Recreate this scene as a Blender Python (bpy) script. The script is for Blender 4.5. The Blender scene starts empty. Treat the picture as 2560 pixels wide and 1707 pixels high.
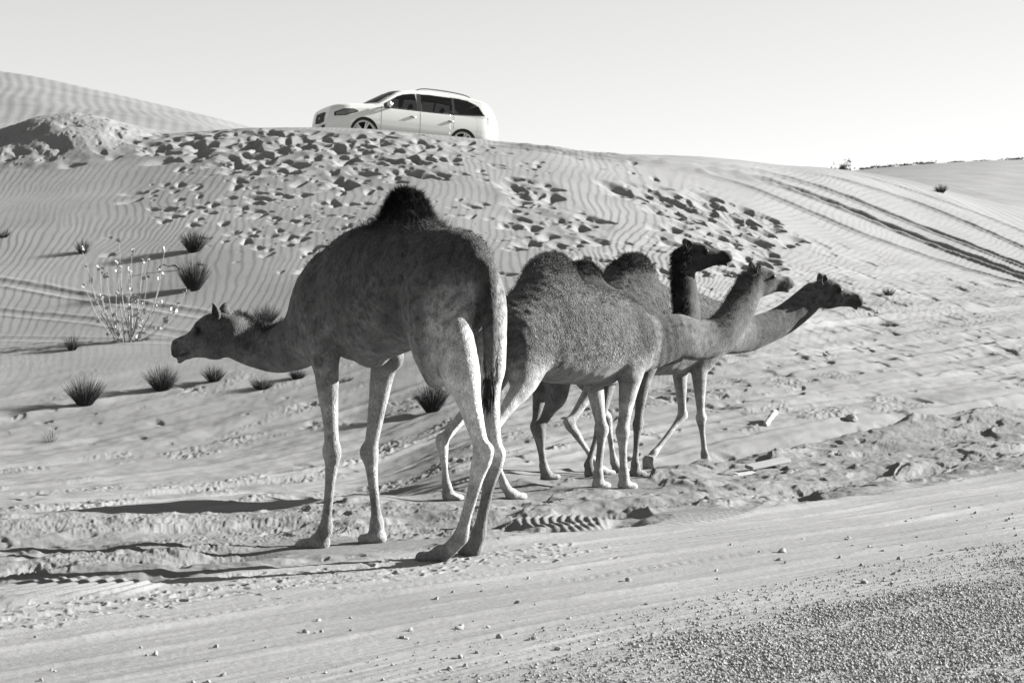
import bpy, math, random
import numpy as np
from mathutils import Vector, Matrix
R = math.radians
S = bpy.context.scene
COL = S.collection
random.seed(7)
rng = np.random.default_rng(7)

# ------------------------------------------------------------------ camera
FPX = 4978.0          # focal length in pixels of the 2560 px wide photograph
HC = 1.25             # eye height above the flat sand
cd = bpy.data.cameras.new('camera')
cam = bpy.data.objects.new('camera', cd); COL.objects.link(cam)
cam.location = (0, 0, HC); cam.rotation_euler = (R(90), 0, 0)
cd.sensor_width = 36; cd.lens = FPX / 2560 * 36
cd.clip_start = 0.1; cd.clip_end = 3000
cd.dof.use_dof = True; cd.dof.focus_distance = 12.3; cd.dof.aperture_fstop = 9.0
S.camera = cam

# ------------------------------------------------------------------ light
SUN_EL, SUN_AZ = 20.5, 18.5      # azimuth from +X; positive = beyond the camels, away from the camera
SUN_STRENGTH = 5.0
SKY_STRENGTH = 0.053
EXPOSURE = 2.15
w = bpy.data.worlds.new('World'); S.world = w; w.use_nodes = True
nt = w.node_tree; nt.nodes.clear()
sky = nt.nodes.new('ShaderNodeTexSky'); sky.sky_type = 'NISHITA'; sky.sun_disc = False
sky.sun_elevation = R(SUN_EL); sky.sun_rotation = R(90 - SUN_AZ)
sky.dust_density = 0.0; sky.air_density = 1.0; sky.ozone_density = 1.0
sep = nt.nodes.new('ShaderNodeSeparateColor')       # black-and-white film
nt.links.new(sky.outputs[0], sep.inputs[0])
pw = nt.nodes.new('ShaderNodeMath'); pw.operation = 'POWER'; pw.inputs[1].default_value = .68; nt.links.new(sep.outputs[1], pw.inputs[0])   # film shoulder
comb = nt.nodes.new('ShaderNodeCombineColor')
for i, t in enumerate((1.235, 1.24, 1.22)):
    m_ = nt.nodes.new('ShaderNodeMath'); m_.operation = 'MULTIPLY'; m_.inputs[1].default_value = t
    nt.links.new(pw.outputs[0], m_.inputs[0]); nt.links.new(m_.outputs[0], comb.inputs[i])
bg = nt.nodes.new('ShaderNodeBackground'); bg.inputs[1].default_value = SKY_STRENGTH
nt.links.new(comb.outputs[0], bg.inputs[0])
wo = nt.nodes.new('ShaderNodeOutputWorld'); nt.links.new(bg.outputs[0], wo.inputs[0])
sl = bpy.data.lights.new('sun', 'SUN'); sl.energy = SUN_STRENGTH; sl.angle = R(0.5); sl.color = (1, 0.995, 0.98)
sun = bpy.data.objects.new('sun', sl); COL.objects.link(sun)
_e, _a = R(SUN_EL), R(SUN_AZ)
SUNV = Vector((math.cos(_e) * math.cos(_a), math.cos(_e) * math.sin(_a), math.sin(_e)))
sun.rotation_euler = SUNV.to_track_quat('Z', 'Y').to_euler(); sun.location = SUNV * 30
S.view_settings.view_transform = 'Standard'; S.view_settings.look = 'None'
S.view_settings.exposure = EXPOSURE; S.view_settings.gamma = 1.0
S.cycles.max_bounces = 6

# ------------------------------------------------------------------ helpers
def W(u, v, D):                       # a point D metres ahead, seen at pixel u, v of the photograph
    return np.array([(u - 1280) / FPX * D, D, HC - (v - 850) / FPX * D])

def link(name, me, mat=None, parent=None, loc=None):
    o = bpy.data.objects.new(name, me); COL.objects.link(o)
    if mat is not None and me is not None: me.materials.append(mat)
    if parent is not None: o.parent = parent
    if loc is not None: o.location = loc
    return o

def tag(o, label=None, cat=None, group=None, kind=None):
    for k, v in (('label', label), ('category', cat), ('group', group), ('kind', kind)):
        if v: o[k] = v
    return o

def mesh(name, V, loops, sizes, smooth=True, attrs=None):
    me = bpy.data.meshes.new(name)
    V = np.ascontiguousarray(V, dtype=np.float32); loops = np.ascontiguousarray(loops, dtype=np.int32).ravel()
    sizes = np.ascontiguousarray(sizes, dtype=np.int32)
    me.vertices.add(len(V)); me.vertices.foreach_set('co', V.ravel())
    me.loops.add(len(loops)); me.loops.foreach_set('vertex_index', loops)
    st = np.zeros(len(sizes), np.int32); st[1:] = np.cumsum(sizes)[:-1]
    me.polygons.add(len(sizes)); me.polygons.foreach_set('loop_start', st)
    me.polygons.foreach_set('use_smooth', np.full(len(sizes), smooth, dtype=bool))
    me.update(calc_edges=True)
    if attrs:
        for k, a in attrs.items():
            at = me.attributes.new(k, 'FLOAT', 'POINT'); at.data.foreach_set('value', np.ascontiguousarray(a, dtype=np.float32))
    me.validate()
    return me

def qmesh(name, V, Q, smooth=True, attrs=None):
    Q = np.asarray(Q); return mesh(name, V, Q, np.full(len(Q), Q.shape[1], np.int32), smooth, attrs)

def gridquads(n, m, off=0):           # n rows x m columns of vertices
    i = (np.arange(n - 1)[:, None] * m + np.arange(m - 1)[None, :]).ravel() + off
    return np.stack([i, i + 1, i + m + 1, i + m], 1)

def ss(a, b, x):
    t = np.clip((x - a) / (b - a), 0, 1); return t * t * (3 - 2 * t)

_tabs = {}
def pn(x, y, seed=0):                 # gradient noise, about -0.7..0.7
    if seed not in _tabs:
        g = np.random.default_rng(seed + 100); p = g.permutation(256)
        _tabs[seed] = (np.concatenate([p, p]), g.random(256) * 2 * np.pi)
    p, an = _tabs[seed]
    xi = np.floor(x).astype(np.int64); yi = np.floor(y).astype(np.int64)
    fx = (x - xi).astype(np.float32); fy = (y - yi).astype(np.float32)
    ux = fx * fx * fx * (fx * (fx * 6 - 15) + 10); uy = fy * fy * fy * (fy * (fy * 6 - 15) + 10)
    ca, sa = np.cos(an).astype(np.float32), np.sin(an).astype(np.float32)
    def gr(i, j, dx, dy):
        k = p[p[i & 255] + (j & 255)]; return ca[k] * dx + sa[k] * dy
    a = gr(xi, yi, fx, fy); b = gr(xi + 1, yi, fx - 1, fy)
    c = gr(xi, yi + 1, fx, fy - 1); d = gr(xi + 1, yi + 1, fx - 1, fy - 1)
    return (a + ux * (b - a)) * (1 - uy) + (c + ux * (d - c)) * uy

def fbm(x, y, seed=0, oct=4, gain=.5):
    r = 0; a = 1.0
    for o in range(oct):
        r = r + a * pn(x * 2 ** o + 17.3 * o, y * 2 ** o + 9.1 * o, seed + o); a *= gain
    return r

# ------------------------------------------------------------------ materials
def new_mat(name):
    m = bpy.data.materials.new(name); m.use_nodes = True
    n = m.node_tree.nodes; return m, n, m.node_tree.links, n['Principled BSDF']
def grey(v, k=1.0): return (v, v * 1.0, v * (0.97 if k == 1 else k), 1)
def flat_mat(name, v, rough=.6, metal=0, spec=.5, noise=0, scale=20, coat=0):
    m, n, l, b = new_mat(name)
    b.inputs['Base Color'].default_value = grey(v); b.inputs['Roughness'].default_value = rough
    b.inputs['Metallic'].default_value = metal; b.inputs['Specular IOR Level'].default_value = spec
    b.inputs['Coat Weight'].default_value = coat
    if noise:
        tc = n.new('ShaderNodeTexCoord'); t = n.new('ShaderNodeTexNoise'); t.inputs['Scale'].default_value = scale
        t.inputs['Detail'].default_value = 6
        l.new(tc.outputs['Object'], t.inputs['Vector'])
        r = n.new('ShaderNodeMapRange'); r.inputs['From Min'].default_value = .3; r.inputs['From Max'].default_value = .7
        r.inputs['To Min'].default_value = v * (1 - noise); r.inputs['To Max'].default_value = v * (1 + noise)
        l.new(t.outputs['Fac'], r.inputs['Value'])
        l.new(r.outputs[0], b.inputs['Base Color'])
    return m

def sand_mat():
    m, n, l, b = new_mat('sand'); b.inputs['Roughness'].default_value = 1; b.inputs['Specular IOR Level'].default_value = .1
    tc = n.new('ShaderNodeTexCoord')
    def noise(scale, det=5, rough=.6):
        t = n.new('ShaderNodeTexNoise'); t.inputs['Scale'].default_value = scale; t.inputs['Detail'].default_value = det
        t.inputs['Roughness'].default_value = rough; l.new(tc.outputs['Object'], t.inputs['Vector']); return t.outputs['Fac']
    a = noise(.6, 6); c = noise(70, 3, .7)
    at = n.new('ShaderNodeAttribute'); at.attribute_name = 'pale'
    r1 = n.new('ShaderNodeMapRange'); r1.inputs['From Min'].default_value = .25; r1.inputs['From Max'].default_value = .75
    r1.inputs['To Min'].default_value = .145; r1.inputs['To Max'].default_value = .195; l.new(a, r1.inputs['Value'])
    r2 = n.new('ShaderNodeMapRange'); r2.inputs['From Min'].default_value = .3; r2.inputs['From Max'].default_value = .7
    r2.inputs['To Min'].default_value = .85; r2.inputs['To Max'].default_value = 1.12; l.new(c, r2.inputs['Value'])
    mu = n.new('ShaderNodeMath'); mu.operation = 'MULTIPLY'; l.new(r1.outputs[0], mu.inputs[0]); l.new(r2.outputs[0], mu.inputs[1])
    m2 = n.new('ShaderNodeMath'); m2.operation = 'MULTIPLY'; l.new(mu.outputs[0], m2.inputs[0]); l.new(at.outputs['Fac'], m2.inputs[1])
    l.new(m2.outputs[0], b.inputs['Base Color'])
    bp = n.new('ShaderNodeBump'); bp.inputs['Strength'].default_value = .6; bp.inputs['Distance'].default_value = .004
    f = noise(160, 4, .7); l.new(f, bp.inputs['Height']); l.new(bp.outputs[0], b.inputs['Normal'])
    return m

def fur_mat():
    m, n, l, b = new_mat('fur'); b.inputs['Roughness'].default_value = .8; b.inputs['Specular IOR Level'].default_value = .1
    at = n.new('ShaderNodeAttribute'); at.attribute_name = 'tone'; l.new(at.outputs['Fac'], b.inputs['Base Color']); return m

def coat_mat(name, curl=0.0, scale=1.0):
    m, n, l, b = new_mat(name); b.inputs['Roughness'].default_value = .85; b.inputs['Specular IOR Level'].default_value = .15
    b.inputs['Sheen Weight'].default_value = .08; b.inputs['Sheen Roughness'].default_value = .5
    tc = n.new('ShaderNodeTexCoord'); at = n.new('ShaderNodeAttribute'); at.attribute_name = 'tone'
    cu = n.new('ShaderNodeAttribute'); cu.attribute_name = 'curl'
    mp = n.new('ShaderNodeMapping'); mp.inputs['Scale'].default_value = (1, 1, .45); l.new(tc.outputs['Object'], mp.inputs[0])
    def noise(sc, det, rough=.6, vec=None, dist=0):
        t = n.new('ShaderNodeTexNoise'); t.inputs['Scale'].default_value = sc; t.inputs['Detail'].default_value = det
        t.inputs['Roughness'].default_value = rough; t.inputs['Distortion'].default_value = dist
        l.new(vec or tc.outputs['Object'], t.inputs['Vector']); return t.outputs['Fac']
    fine = noise(120, 3, .6, mp.outputs[0], .4); mid = noise(9, 5, .65)
    def rng_(s, a, c, lo, hi):
        r = n.new('ShaderNodeMapRange'); r.inputs['From Min'].default_value = a; r.inputs['From Max'].default_value = c
        r.inputs['To Min'].default_value = lo; r.inputs['To Max'].default_value = hi; l.new(s, r.inputs['Value']); return r.outputs[0]
    def mul(p, q):
        x = n.new('ShaderNodeMath'); x.operation = 'MULTIPLY'; l.new(p, x.inputs[0])
        if isinstance(q, float): x.inputs[1].default_value = q
        else: l.new(q, x.inputs[1])
        return x.outputs[0]
    def add(p, q):
        x = n.new('ShaderNodeMath'); x.operation = 'ADD'; l.new(p, x.inputs[0]); l.new(q, x.inputs[1]); return x.outputs[0]
    col = mul(mul(at.outputs['Fac'], rng_(fine, .3, .7, .62, 1.38)), rng_(mid, .3, .7, .6, 1.4))
    l.new(col, b.inputs['Base Color'])
    curls = noise(26 * scale, 3, .55, None, 2.2)
    h = add(mul(fine, .25 - .18 * curl), mul(mul(curls, cu.outputs['Fac']), 3.0))
    bp = n.new('ShaderNodeBump'); bp.inputs['Strength'].default_value = .9; bp.inputs['Distance'].default_value = .012 + .045 * curl
    l.new(h, bp.inputs['Height']); l.new(bp.outputs[0], b.inputs['Normal'])
    return m
# ------------------------------------------------------------------ the land
PROF = {   # azimuth column (x / depth) -> heights along the depth, metres
 0:    [(21,0),(25,.20),(28,.58),(31,1.12),(34,1.93),(38,3.16),(42,4.46),(46,5.69),(50,6.47),(56,7.4),(64,9.2),(75,11.9),(90,10),(140,8)],
 340:  [(21,0),(25,.20),(28,.58),(31,1.12),(34,1.95),(38,3.2),(42,4.5),(46,5.85),(50,6.5),(56,7.2),(64,8.5),(75,10.45),(90,9.5),(140,8)],
 700:  [(21,0),(25,.22),(28,.62),(31,1.2),(34,2.05),(38,3.25),(42,4.5),(46,6.0),(47.6,6.52),(50,6.45),(56,6.7),(64,7.8),(75,9.3),(90,8.5),(140,7)],
 1000: [(21,0),(25,.25),(28,.70),(31,1.3),(34,2.15),(38,3.3),(42,4.5),(46,5.9),(47.6,6.42),(49,6.15),(51,5.9),(56,5.8),(64,6.6),(75,7.0),(90,7.5),(140,7)],
 1245: [(21,0),(25,.30),(28,.75),(31,1.4),(34,2.25),(38,3.3),(42,4.45),(46,5.75),(47.6,6.26),(49,5.95),(52,5.6),(56,5.4),(64,5.5),(90,7),(140,7)],
 1700: [(21,0),(25,.38),(28,.85),(31,1.5),(34,2.25),(38,3.08),(42,4.03),(46,5.1),(50,6.1),(51.5,6.42),(56,6.0),(64,5.9),(90,7),(110,9),(140,11)],
 1920: [(21,0),(25,.36),(28,.75),(31,1.3),(34,1.95),(38,2.7),(42,3.5),(46,4.45),(50,5.5),(53,6.4),(56,6.5),(64,6.3),(80,6.3),(110,9.5),(140,12.5)],
 2080: [(21,0),(25,.35),(28,.68),(31,1.1),(34,1.6),(38,2.25),(42,2.94),(46,3.74),(50,4.75),(56,6.4),(60,6.95),(64,6.9),(80,6.4),(110,10.5),(140,13.35)],
 2560: [(21,.1),(25,.25),(28,.47),(31,.77),(34,1.12),(38,1.6),(42,2.06),(46,2.57),(50,3.3),(56,4.4),(64,5.5),(75,6.3),(90,6.4),(110,10.3),(140,14.4)],
 3100: [(21,.1),(25,.2),(28,.35),(31,.5),(34,.8),(38,1.2),(42,1.6),(46,2.0),(50,2.5),(56,3.4),(64,4.6),(75,5.4),(90,6.0),(110,9),(140,14)],
}
_us = np.array([(c - 1280) / FPX for c in PROF]); _ly = np.linspace(np.log(2), np.log(800), 520)
_tab = np.array([np.interp(np.exp(_ly), [2, 12, 17] + [p[0] for p in v] + [200, 400, 800], [0, 0, 0] + [p[1] for p in v] + [11, 10, 9]) for v in PROF.values()])
_ug = np.linspace(_us[0] - .1, _us[-1] + .1, 300)
_T = np.stack([np.interp(_ug, _us, _tab[:, j]) for j in range(len(_ly))], 1)
def _gs(a, s, ax):
    r = int(3 * s); k = np.exp(-.5 * (np.arange(-r, r + 1) / s) ** 2); k /= k.sum()
    return np.apply_along_axis(lambda q: np.convolve(np.pad(q, r, mode='edge'), k, 'valid'), ax, a)
_T = _gs(_gs(_T, 2.0, 1), 12, 0)
def base_h(X, Y):
    u = np.clip((X / np.maximum(Y, .1) - _ug[0]) / (_ug[1] - _ug[0]), 0, len(_ug) - 1.001)
    v = np.clip((np.log(np.maximum(Y, 2.01)) - _ly[0]) / (_ly[1] - _ly[0]), 0, len(_ly) - 1.001)
    i = u.astype(int); j = v.astype(int); fu = u - i; fv = v - j
    return (_T[i, j] * (1 - fu) + _T[i + 1, j] * fu) * (1 - fv) + (_T[i, j + 1] * (1 - fu) + _T[i + 1, j + 1] * fu) * fv

def ray_crest(u, v):                          # where that sight line meets the near face of the crest, or just short of the skyline
    Y = np.linspace(38, 62, 2400); X = (u - 1280) / FPX * Y; q = 850 - (base_h(X, Y) - HC) / Y * FPX
    k = np.argmin(q); j = np.argmax(q[:k + 1] <= v) if (q[:k + 1] <= v).any() else max(k - 60, 0)
    return X[j], Y[j]
def ray_ground(u, v, lo=15.0, hi=120.0):      # first hit of a sight line with the smooth land
    Y = np.exp(np.linspace(np.log(lo), np.log(hi), 3000)); X = (u - 1280) / FPX * Y
    z = HC - (v - 850) / FPX * Y; d = z - base_h(X, Y)
    k = np.argmax(d < 0) if (d < 0).any() else len(Y) - 1
    return X[k], Y[k]

# road direction: s along, t across (t grows towards the gravel)
SD = (.618, .786)
def st(X, Y): return X * SD[0] + Y * SD[1], X * SD[1] - Y * SD[0]

NC, NR = 1100, 1120
cols = np.concatenate([-np.geomspace(6, .47, 34)[:-1], -np.geomspace(.46, .3008, 130), np.linspace(-.30, .30, NC), np.geomspace(.3008, .46, 130), np.geomspace(.47, 6, 34)[1:]])
rows = np.concatenate([np.linspace(1.2, 6.3, 30), np.geomspace(6.4, 30, 740), np.geomspace(30.03, 62, 740), np.geomspace(62.6, 170, 240)[0:], np.geomspace(175, 1600, 30)])
YY, UU = np.meshgrid(rows, cols, indexing='ij')
XX = UU * YY
Z = base_h(XX, YY)
s_, t_ = st(XX, YY)
core = (np.abs(UU) < .6) & (YY < 62)
near = ss(60, 52, YY) * ss(.75, .5, np.abs(UU))
# --- wobble so that no rut is ruler straight
tw = t_ + .35 * pn(s_ * .13, t_ * .1, 1) + .10 * pn(s_ * .45, t_ * .3, 2)
road = ss(-8.05, -7.55, tw)
flatz = ss(-11.2, -11.8, tw) * ss(33, 24, YY - 9 * ss(.0, .24, UU))      # rutted plain behind the bank
hill = ss(24, 31, YY - 11 * ss(.08, .26, UU))
bank = ss(-11.6, -10.9, tw) * (1 - road)
# --- large soft undulation
Z += .05 * pn(XX * .35, YY * .25, 5) * (1 - road) + .20 * pn(XX * .11, YY * .09, 6) * ss(25, 40, YY) * (YY < 70)
# --- road: long shallow ruts and tyre polish
r1 = pn(tw * 2.3, s_ * .08, 11) * .5 + pn(tw * 6.5, s_ * .12, 12) * .25 + pn(tw * 17, s_ * .2, 13) * .12
Z += road * (.020 * r1 * ss(-3.8, -4.8, tw) + .004 * pn(tw * 34, s_ * .5, 14) + .0035 * pn(tw * 60, s_ * 1.1, 17) + .0015 * fbm(s_ * 6, tw * 22, 15, 3))
for tc, hh, wd in ((-7.35, .016, .05), (-7.0, .010, .04), (-6.55, .018, .07), (-6.05, .010, .05), (-5.65, .014, .06), (-5.2, .008, .04), (-7.75, .02, .06)):
    Z += road * hh * np.exp(-((tw - tc - .12 * pn(s_ * .3, tc + s_ * 0, 18)) / wd) ** 2) * (.7 + .9 * pn(s_ * .5, tc + s_ * 0, 19) + .35 * pn(s_ * 5, tw * 9, 20))
Z += road * .03 * ss(-7.7, -3, tw)
def tread(tc, wdt, lam, dep, ang, s0=-50, s1=90, two=True):
    """a tyre track with chevron lugs"""
    global Z
    m = np.exp(-((tw - tc) / wdt) ** 4) * ss(s0, s0 + .5, s_) * ss(s1, s1 - .5, s_)
    g = np.sin(2 * np.pi * (s_ + ang * np.abs(tw - tc)) / lam)
    m = m * np.clip(.65 + 1.6 * pn(s_ * .7, tc + s_ * .1, int(abs(tc) * 10)), 0, 1.3)
    Z -= m * dep * (.45 + .55 * ss(-.2, .5, g))
tread(-4.80, .035, .045, .006, .6); tread(-4.62, .030, .045, .005, .6)
tread(-6.7, .10, .075, .004, 1.0, -50, 9); tread(-7.1, .09, .09, .004, 1.0, 5, 30); tread(-6.2, .12, .10, .003, 1.2, 8, 40)
tread(-7.45, .12, .085, .009, .9, 6.0, 9.6)
# --- bank: heaped, kicked-up sand with two deep wheel ruts
def heap(dx):                     # crests pushed downwind (to the left): gentle right faces, steep left faces
    a, b = st(XX + dx, YY); b = b + (tw - t_)
    return .11 * fbm(a * .6, b * 1.4, 21, 3, .5) + .12 * (.25 - np.abs(pn(a * .8 + 3, b * 1.7, 25))) + .045 * (.25 - np.abs(pn(a * 2.0, b * 3.4, 26))) + .022 * (.25 - np.abs(pn(a * 4.6, b * 7.5, 24)))
hp = heap(0)
for _ in range(4): hp = heap(3.2 * hp)
Z += bank * (hp * (1 - .35 * ss(.0, -.12, UU) - .30 * ss(.06, .18, UU)) + .008 * fbm(s_ * 9, tw * 14, 27, 3))
Z -= bank * .10 * np.exp(-((tw + 8.45) / .28) ** 2) * (.6 + pn(s_ * .5, tw * 0, 28))
crest = -10.55 + .25 * pn(s_ * .22, s_ * 0, 29)
mod = .65 + .6 * pn(s_ * .35, s_ * 0 + 4, 30) + .5 * ss(10, 6.5, s_) + .4 * ss(20, 24, s_)
Z += (.12 + .06 * ss(.0, .15, UU)) * np.where(tw > crest, np.exp(-((tw - crest) / .55) ** 2), np.exp(-((tw - crest) / .22) ** 2)) * np.clip(mod, .2, 1.6) * ss(60, 40, s_)
Z -= .12 * np.exp(-((tw - crest + .65) / .4) ** 2) * ss(60, 40, s_)
# --- rutted plain behind the bank
Z -= .29 * ss(-10.7, -11.9, tw) * ss(30, 22, YY) * ss(.0, -.08, UU)
fl = ss(-10.9, -11.6, tw) * (1 - ss(25, 32, YY - 16 * ss(.0, .24, UU)))
q = pn(tw * .9, s_ * .05, 31) + .55 * pn(tw * 2.1, s_ * .09, 32) + .30 * pn(tw * 4.5, s_ * .16, 33)
Z += fl * (.07 * q + .02 * fbm(s_ * 1.6, tw * 3, 34, 3))
for tc, dp, wd in ((-11.9, .045, .10), (-12.8, .035, .12), (-13.5, .05, .09), (-14.7, .04, .12), (-15.5, .03, .08), (-16.9, .05, .11), (-18.4, .035, .12), (-19.8, .04, .12), (-21.6, .04, .14), (-23.5, .03, .14)):
    d_ = tw - tc - .25 * pn(s_ * .16, tc + s_ * 0, 39); a_ = np.clip(.55 + 1.2 * pn(s_ * .25, tc + s_ * 0, 40), 0, 1.3)
    Z += fl * a_ * dp * (np.exp(-((d_ - wd * 1.6) / (wd * .55)) ** 2) * (.8 + .8 * pn(s_ * 2.5, tc + s_ * 0, 45)) - np.exp(-(d_ / wd) ** 4))
clod_m = ss(.10, .30, pn(tw * 1.1, s_ * .16, 36) + .45 * pn(tw * 2.6, s_ * .7, 37))
clod_b = clod_m * bank; clod_m = clod_m * fl
Z += clod_b * .016 * np.abs(fbm(XX * 24, YY * 13, 66, 3))
Z += clod_m * ss(-.25, .2, pn(XX * 1.7, YY * 1.1, 67)) * .038 * np.abs(fbm(XX * 10, YY * 5.5, 38, 3))
# --- wind ripples on the dune
wx = XX + .42 * pn(XX * .30, YY * .26, 41) + .10 * pn(XX * 1.2, YY * .7, 42) + .05 * pn(XX * 2.6, YY * 1.6, 46)
skew = np.interp(UU, [-.3, -.05, .05, .12, .3], [.10, 0, -.05, -.32, -.50])
lam = .165
ph = 2 * np.pi * (wx + skew * (YY - 40)) / lam + 2.1 * pn(XX * 1.1, YY * .55, 47)
rip = np.sin(ph + .6 * np.sin(ph)) * .5
ph2 = ph * 1.31 + 3.5 * pn(XX * 1.3, YY * .8, 48); mixr = ss(.0, .25, pn(XX * .5, YY * .35, 49))
rip = rip * (1 - mixr) + mixr * np.sin(ph2) * .42
def blob(u, v, rx, ry, soft=.35, lo=15.0):
    """soft elliptical patch on the ground centred where that sight line lands (radii in metres)"""
    x0, y0 = ray_ground(u, v, lo); d = np.sqrt(((XX - x0) / rx) ** 2 + ((YY - y0) / ry) ** 2)
    return ss(1 + soft, 1 - soft, d + .35 * pn(XX * .9, YY * .6, 43))
ripm = hill * near * (.75 + .9 * pn(XX * .25, YY * .22, 44))
ripm = np.clip(ripm, .10, 1.15) * (1 - .2 * ss(-.02, -.08, UU)) * (hill * near > .05) * (.45 + .55 * ss(28, 36, YY)) * (1 + .7 * ss(.0, .06, UU) * ss(.30, .2, UU))
# --- trampled patches: many overlapping hoof and foot pits
PATCH = [   # u, v, rx, ry, pits, size, depth
 (620, 365, 2.5, 1.6, 330, .22, .13), (860, 405, 2.6, 2.2, 460, .17, .11), (1010, 360, 2.4, 1.2, 170, .16, .07),
 (560, 470, 2.0, 2.2, 200, .14, .08), (760, 540, 2.2, 2.8, 260, .12, .07), (1130, 560, 1.6, 2.6, 110, .11, .05),
 (1330, 480, .75, 1.4, 80, .20, .10), (1400, 560, .95, 2.4, 130, .18, .09), (1270, 420, 1.6, 1.4, 60, .12, .05),
 (1700, 500, 1.35, 1.6, 190, .23, .13), (1860, 545, 1.15, 2.2, 200, .23, .13), (1800, 600, 1.3, 1.9, 170, .18, .10),
 (1500, 400, 3.0, 1.6, 30, .12, .045), (420, 340, 2.6, 1.2, 120, .16, .07), (90, 385, 2.4, 1.4, 60, .24, .07),
 (600, 590, 2.8, 2.2, 90, .10, .05), (950, 620, 3.0, 2.2, 110, .11, .05), (1450, 640, 2.5, 2.0, 25, .11, .05),
 (2150, 860, 4.5, 9.0, 380, .24, .03), (1750, 900, 2.6, 4.0, 110, .14, .035), (500, 1010, 3.0, 2.0, 110, .10, .04),
 (1700, 640, 2.2, 1.6, 80, .15, .06), (2350, 760, 5.0, 6.0, 280, .26, .03),
]
pm = np.zeros_like(Z)
for (u, v, rx, ry, n, sz, dep) in PATCH:
    if sz > .155 and v < 610: pm = np.maximum(pm, blob(u, v, rx * .95, ry * .95))
Z += ripm * (1 - .9 * pm) * .0060 * rip
Z += pm * .05 * fbm(XX * 1.3, YY * .9, 51, 3)
prng = np.random.default_rng(5)
Zs = Z
dig = np.zeros_like(Z)                                   # overlapping prints merge instead of piling up
def stamp(x0, y0, rad, dep, el, an, rim=.35):
    i0, i1 = np.searchsorted(rows, [y0 - rad * 3.2, y0 + rad * 3.2])
    a, b = (x0 - rad * 3.2) / y0, (x0 + rad * 3.2) / y0
    j0, j1 = np.searchsorted(cols, [a, b])
    if i1 <= i0 or j1 <= j0: return
    X = XX[i0:i1, j0:j1] - x0; Y = YY[i0:i1, j0:j1] - y0
    c, s = math.cos(an), math.sin(an); p = (X * c + Y * s) / el; q = -X * s + Y * c
    d = np.sqrt(p * p + q * q) / rad
    k = np.arctan2(q, p); d = d * (1 + .20 * np.sin(2 * k + x0 * 9) + .12 * np.sin(3 * k + y0 * 7))
    D = dig[i0:i1, j0:j1]; r_ = ss(-.6, .7, X / rad); pit = -dep * .85 * (ss(1.05, .66, d) * r_ + ss(1.8, .0, d) * (1 - r_))
    m = d < 1.8; D[m] = np.minimum(D[m], pit[m])
    D += (d > 1.05) * rim * dep * .8 * np.exp(-((d - 1.2) / .3) ** 2) * (D > -.01)
for (u, v, rx, ry, n, sz, dep) in PATCH:
    x0, y0 = ray_ground(u, v)
    for k in range(int(n * (.40 if u < 1500 else .55))):
        a = prng.random() * 6.283; r = prng.random() ** .6
        x = x0 + rx * r * math.cos(a); y = y0 + ry * r * math.sin(a)
        rr = sz * (1.1 if 1600 < u < 2000 else 1) * (.45 + 1.5 * prng.random() ** 1.5) * .5
        stamp(x, y, rr, dep * (.4 + .6 * prng.random()) * rr / (sz * .5), 1 + .9 * prng.random(), prng.random() * 3.14, 0.0)
# trodden level where the animals stand
FEETPX = [(1125, 1398), (1190, 1385), (805, 1362), (943, 1352), (1120, 1250), (1265, 1232), (1497, 1218), (1550, 1220), (1366, 1198), (1505, 1185), (1763, 1156), (1620, 1168), (1474, 1190), (1330, 1200), (1420,1200), (1540, 1180)]
lev = np.zeros_like(Z)
for (u, v) in FEETPX:
    D_ = FPX * HC / (v - 850); x_ = (u - 1280) / FPX * D_
    lev = np.maximum(lev, ss(1.0, .25, np.hypot((XX - x_) / .75, (YY - D_) / .85)))
Z -= lev * .9 * Z; Zs = Z
# hoof prints over the plain and the bank
for k in range(420):
    s0 = prng.uniform(4, 34); t0 = prng.uniform(-16, -8.1) if k % 3 else prng.uniform(-11.5, -8.2)
    x = SD[0] * s0 + SD[1] * t0; y = SD[1] * s0 - SD[0] * t0
    if y < 7 or abs(x / y) > .33: continue
    stamp(x, y, .04 + .06 * prng.random(), .012 + .022 * prng.random(), 1.2 + prng.random(), prng.random() * 3, .15)
for k in range(420):                                    # scuffed, broken tyre prints on the edge of the road
    s0 = prng.uniform(4.5, 9.8); t0 = -7.35 + .22 * prng.normal() + .05 * s0 - .35
    x = SD[0] * s0 + SD[1] * t0; y = SD[1] * s0 - SD[0] * t0
    stamp(x, y, .012 + .022 * prng.random(), .005 + .008 * prng.random(), 1.4 + prng.random(), .6 * prng.normal() + .4, .5)
Z += dig
# --- the grey heap of gravelly sand at the left
mx, my = W(110, 330, 46)[0], 47.6
md = np.sqrt(((XX - mx) / 2.35) ** 2 + ((YY - my) / 3.2) ** 2) + .12 * pn(XX * .8, YY * .8, 61)
mo = ss(1.15, .12, md)
Z += mo * .62 + ss(1.2, .8, md) * (.03 * fbm(XX * 1.5, YY * 1.0, 62, 2) + .012 * fbm(XX * 9, YY * 5, 65, 2))
dig[:] = 0
for k in range(230):
    a = prng.random() * 6.283; r = prng.random() ** .5
    stamp(mx + 2.1 * r * math.cos(a), my - 1.2 + 2.2 * r * math.sin(a), .02 + .035 * prng.random(), .012 + .02 * prng.random(), 1.3, prng.random() * 3, .6)
Z += dig
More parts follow.
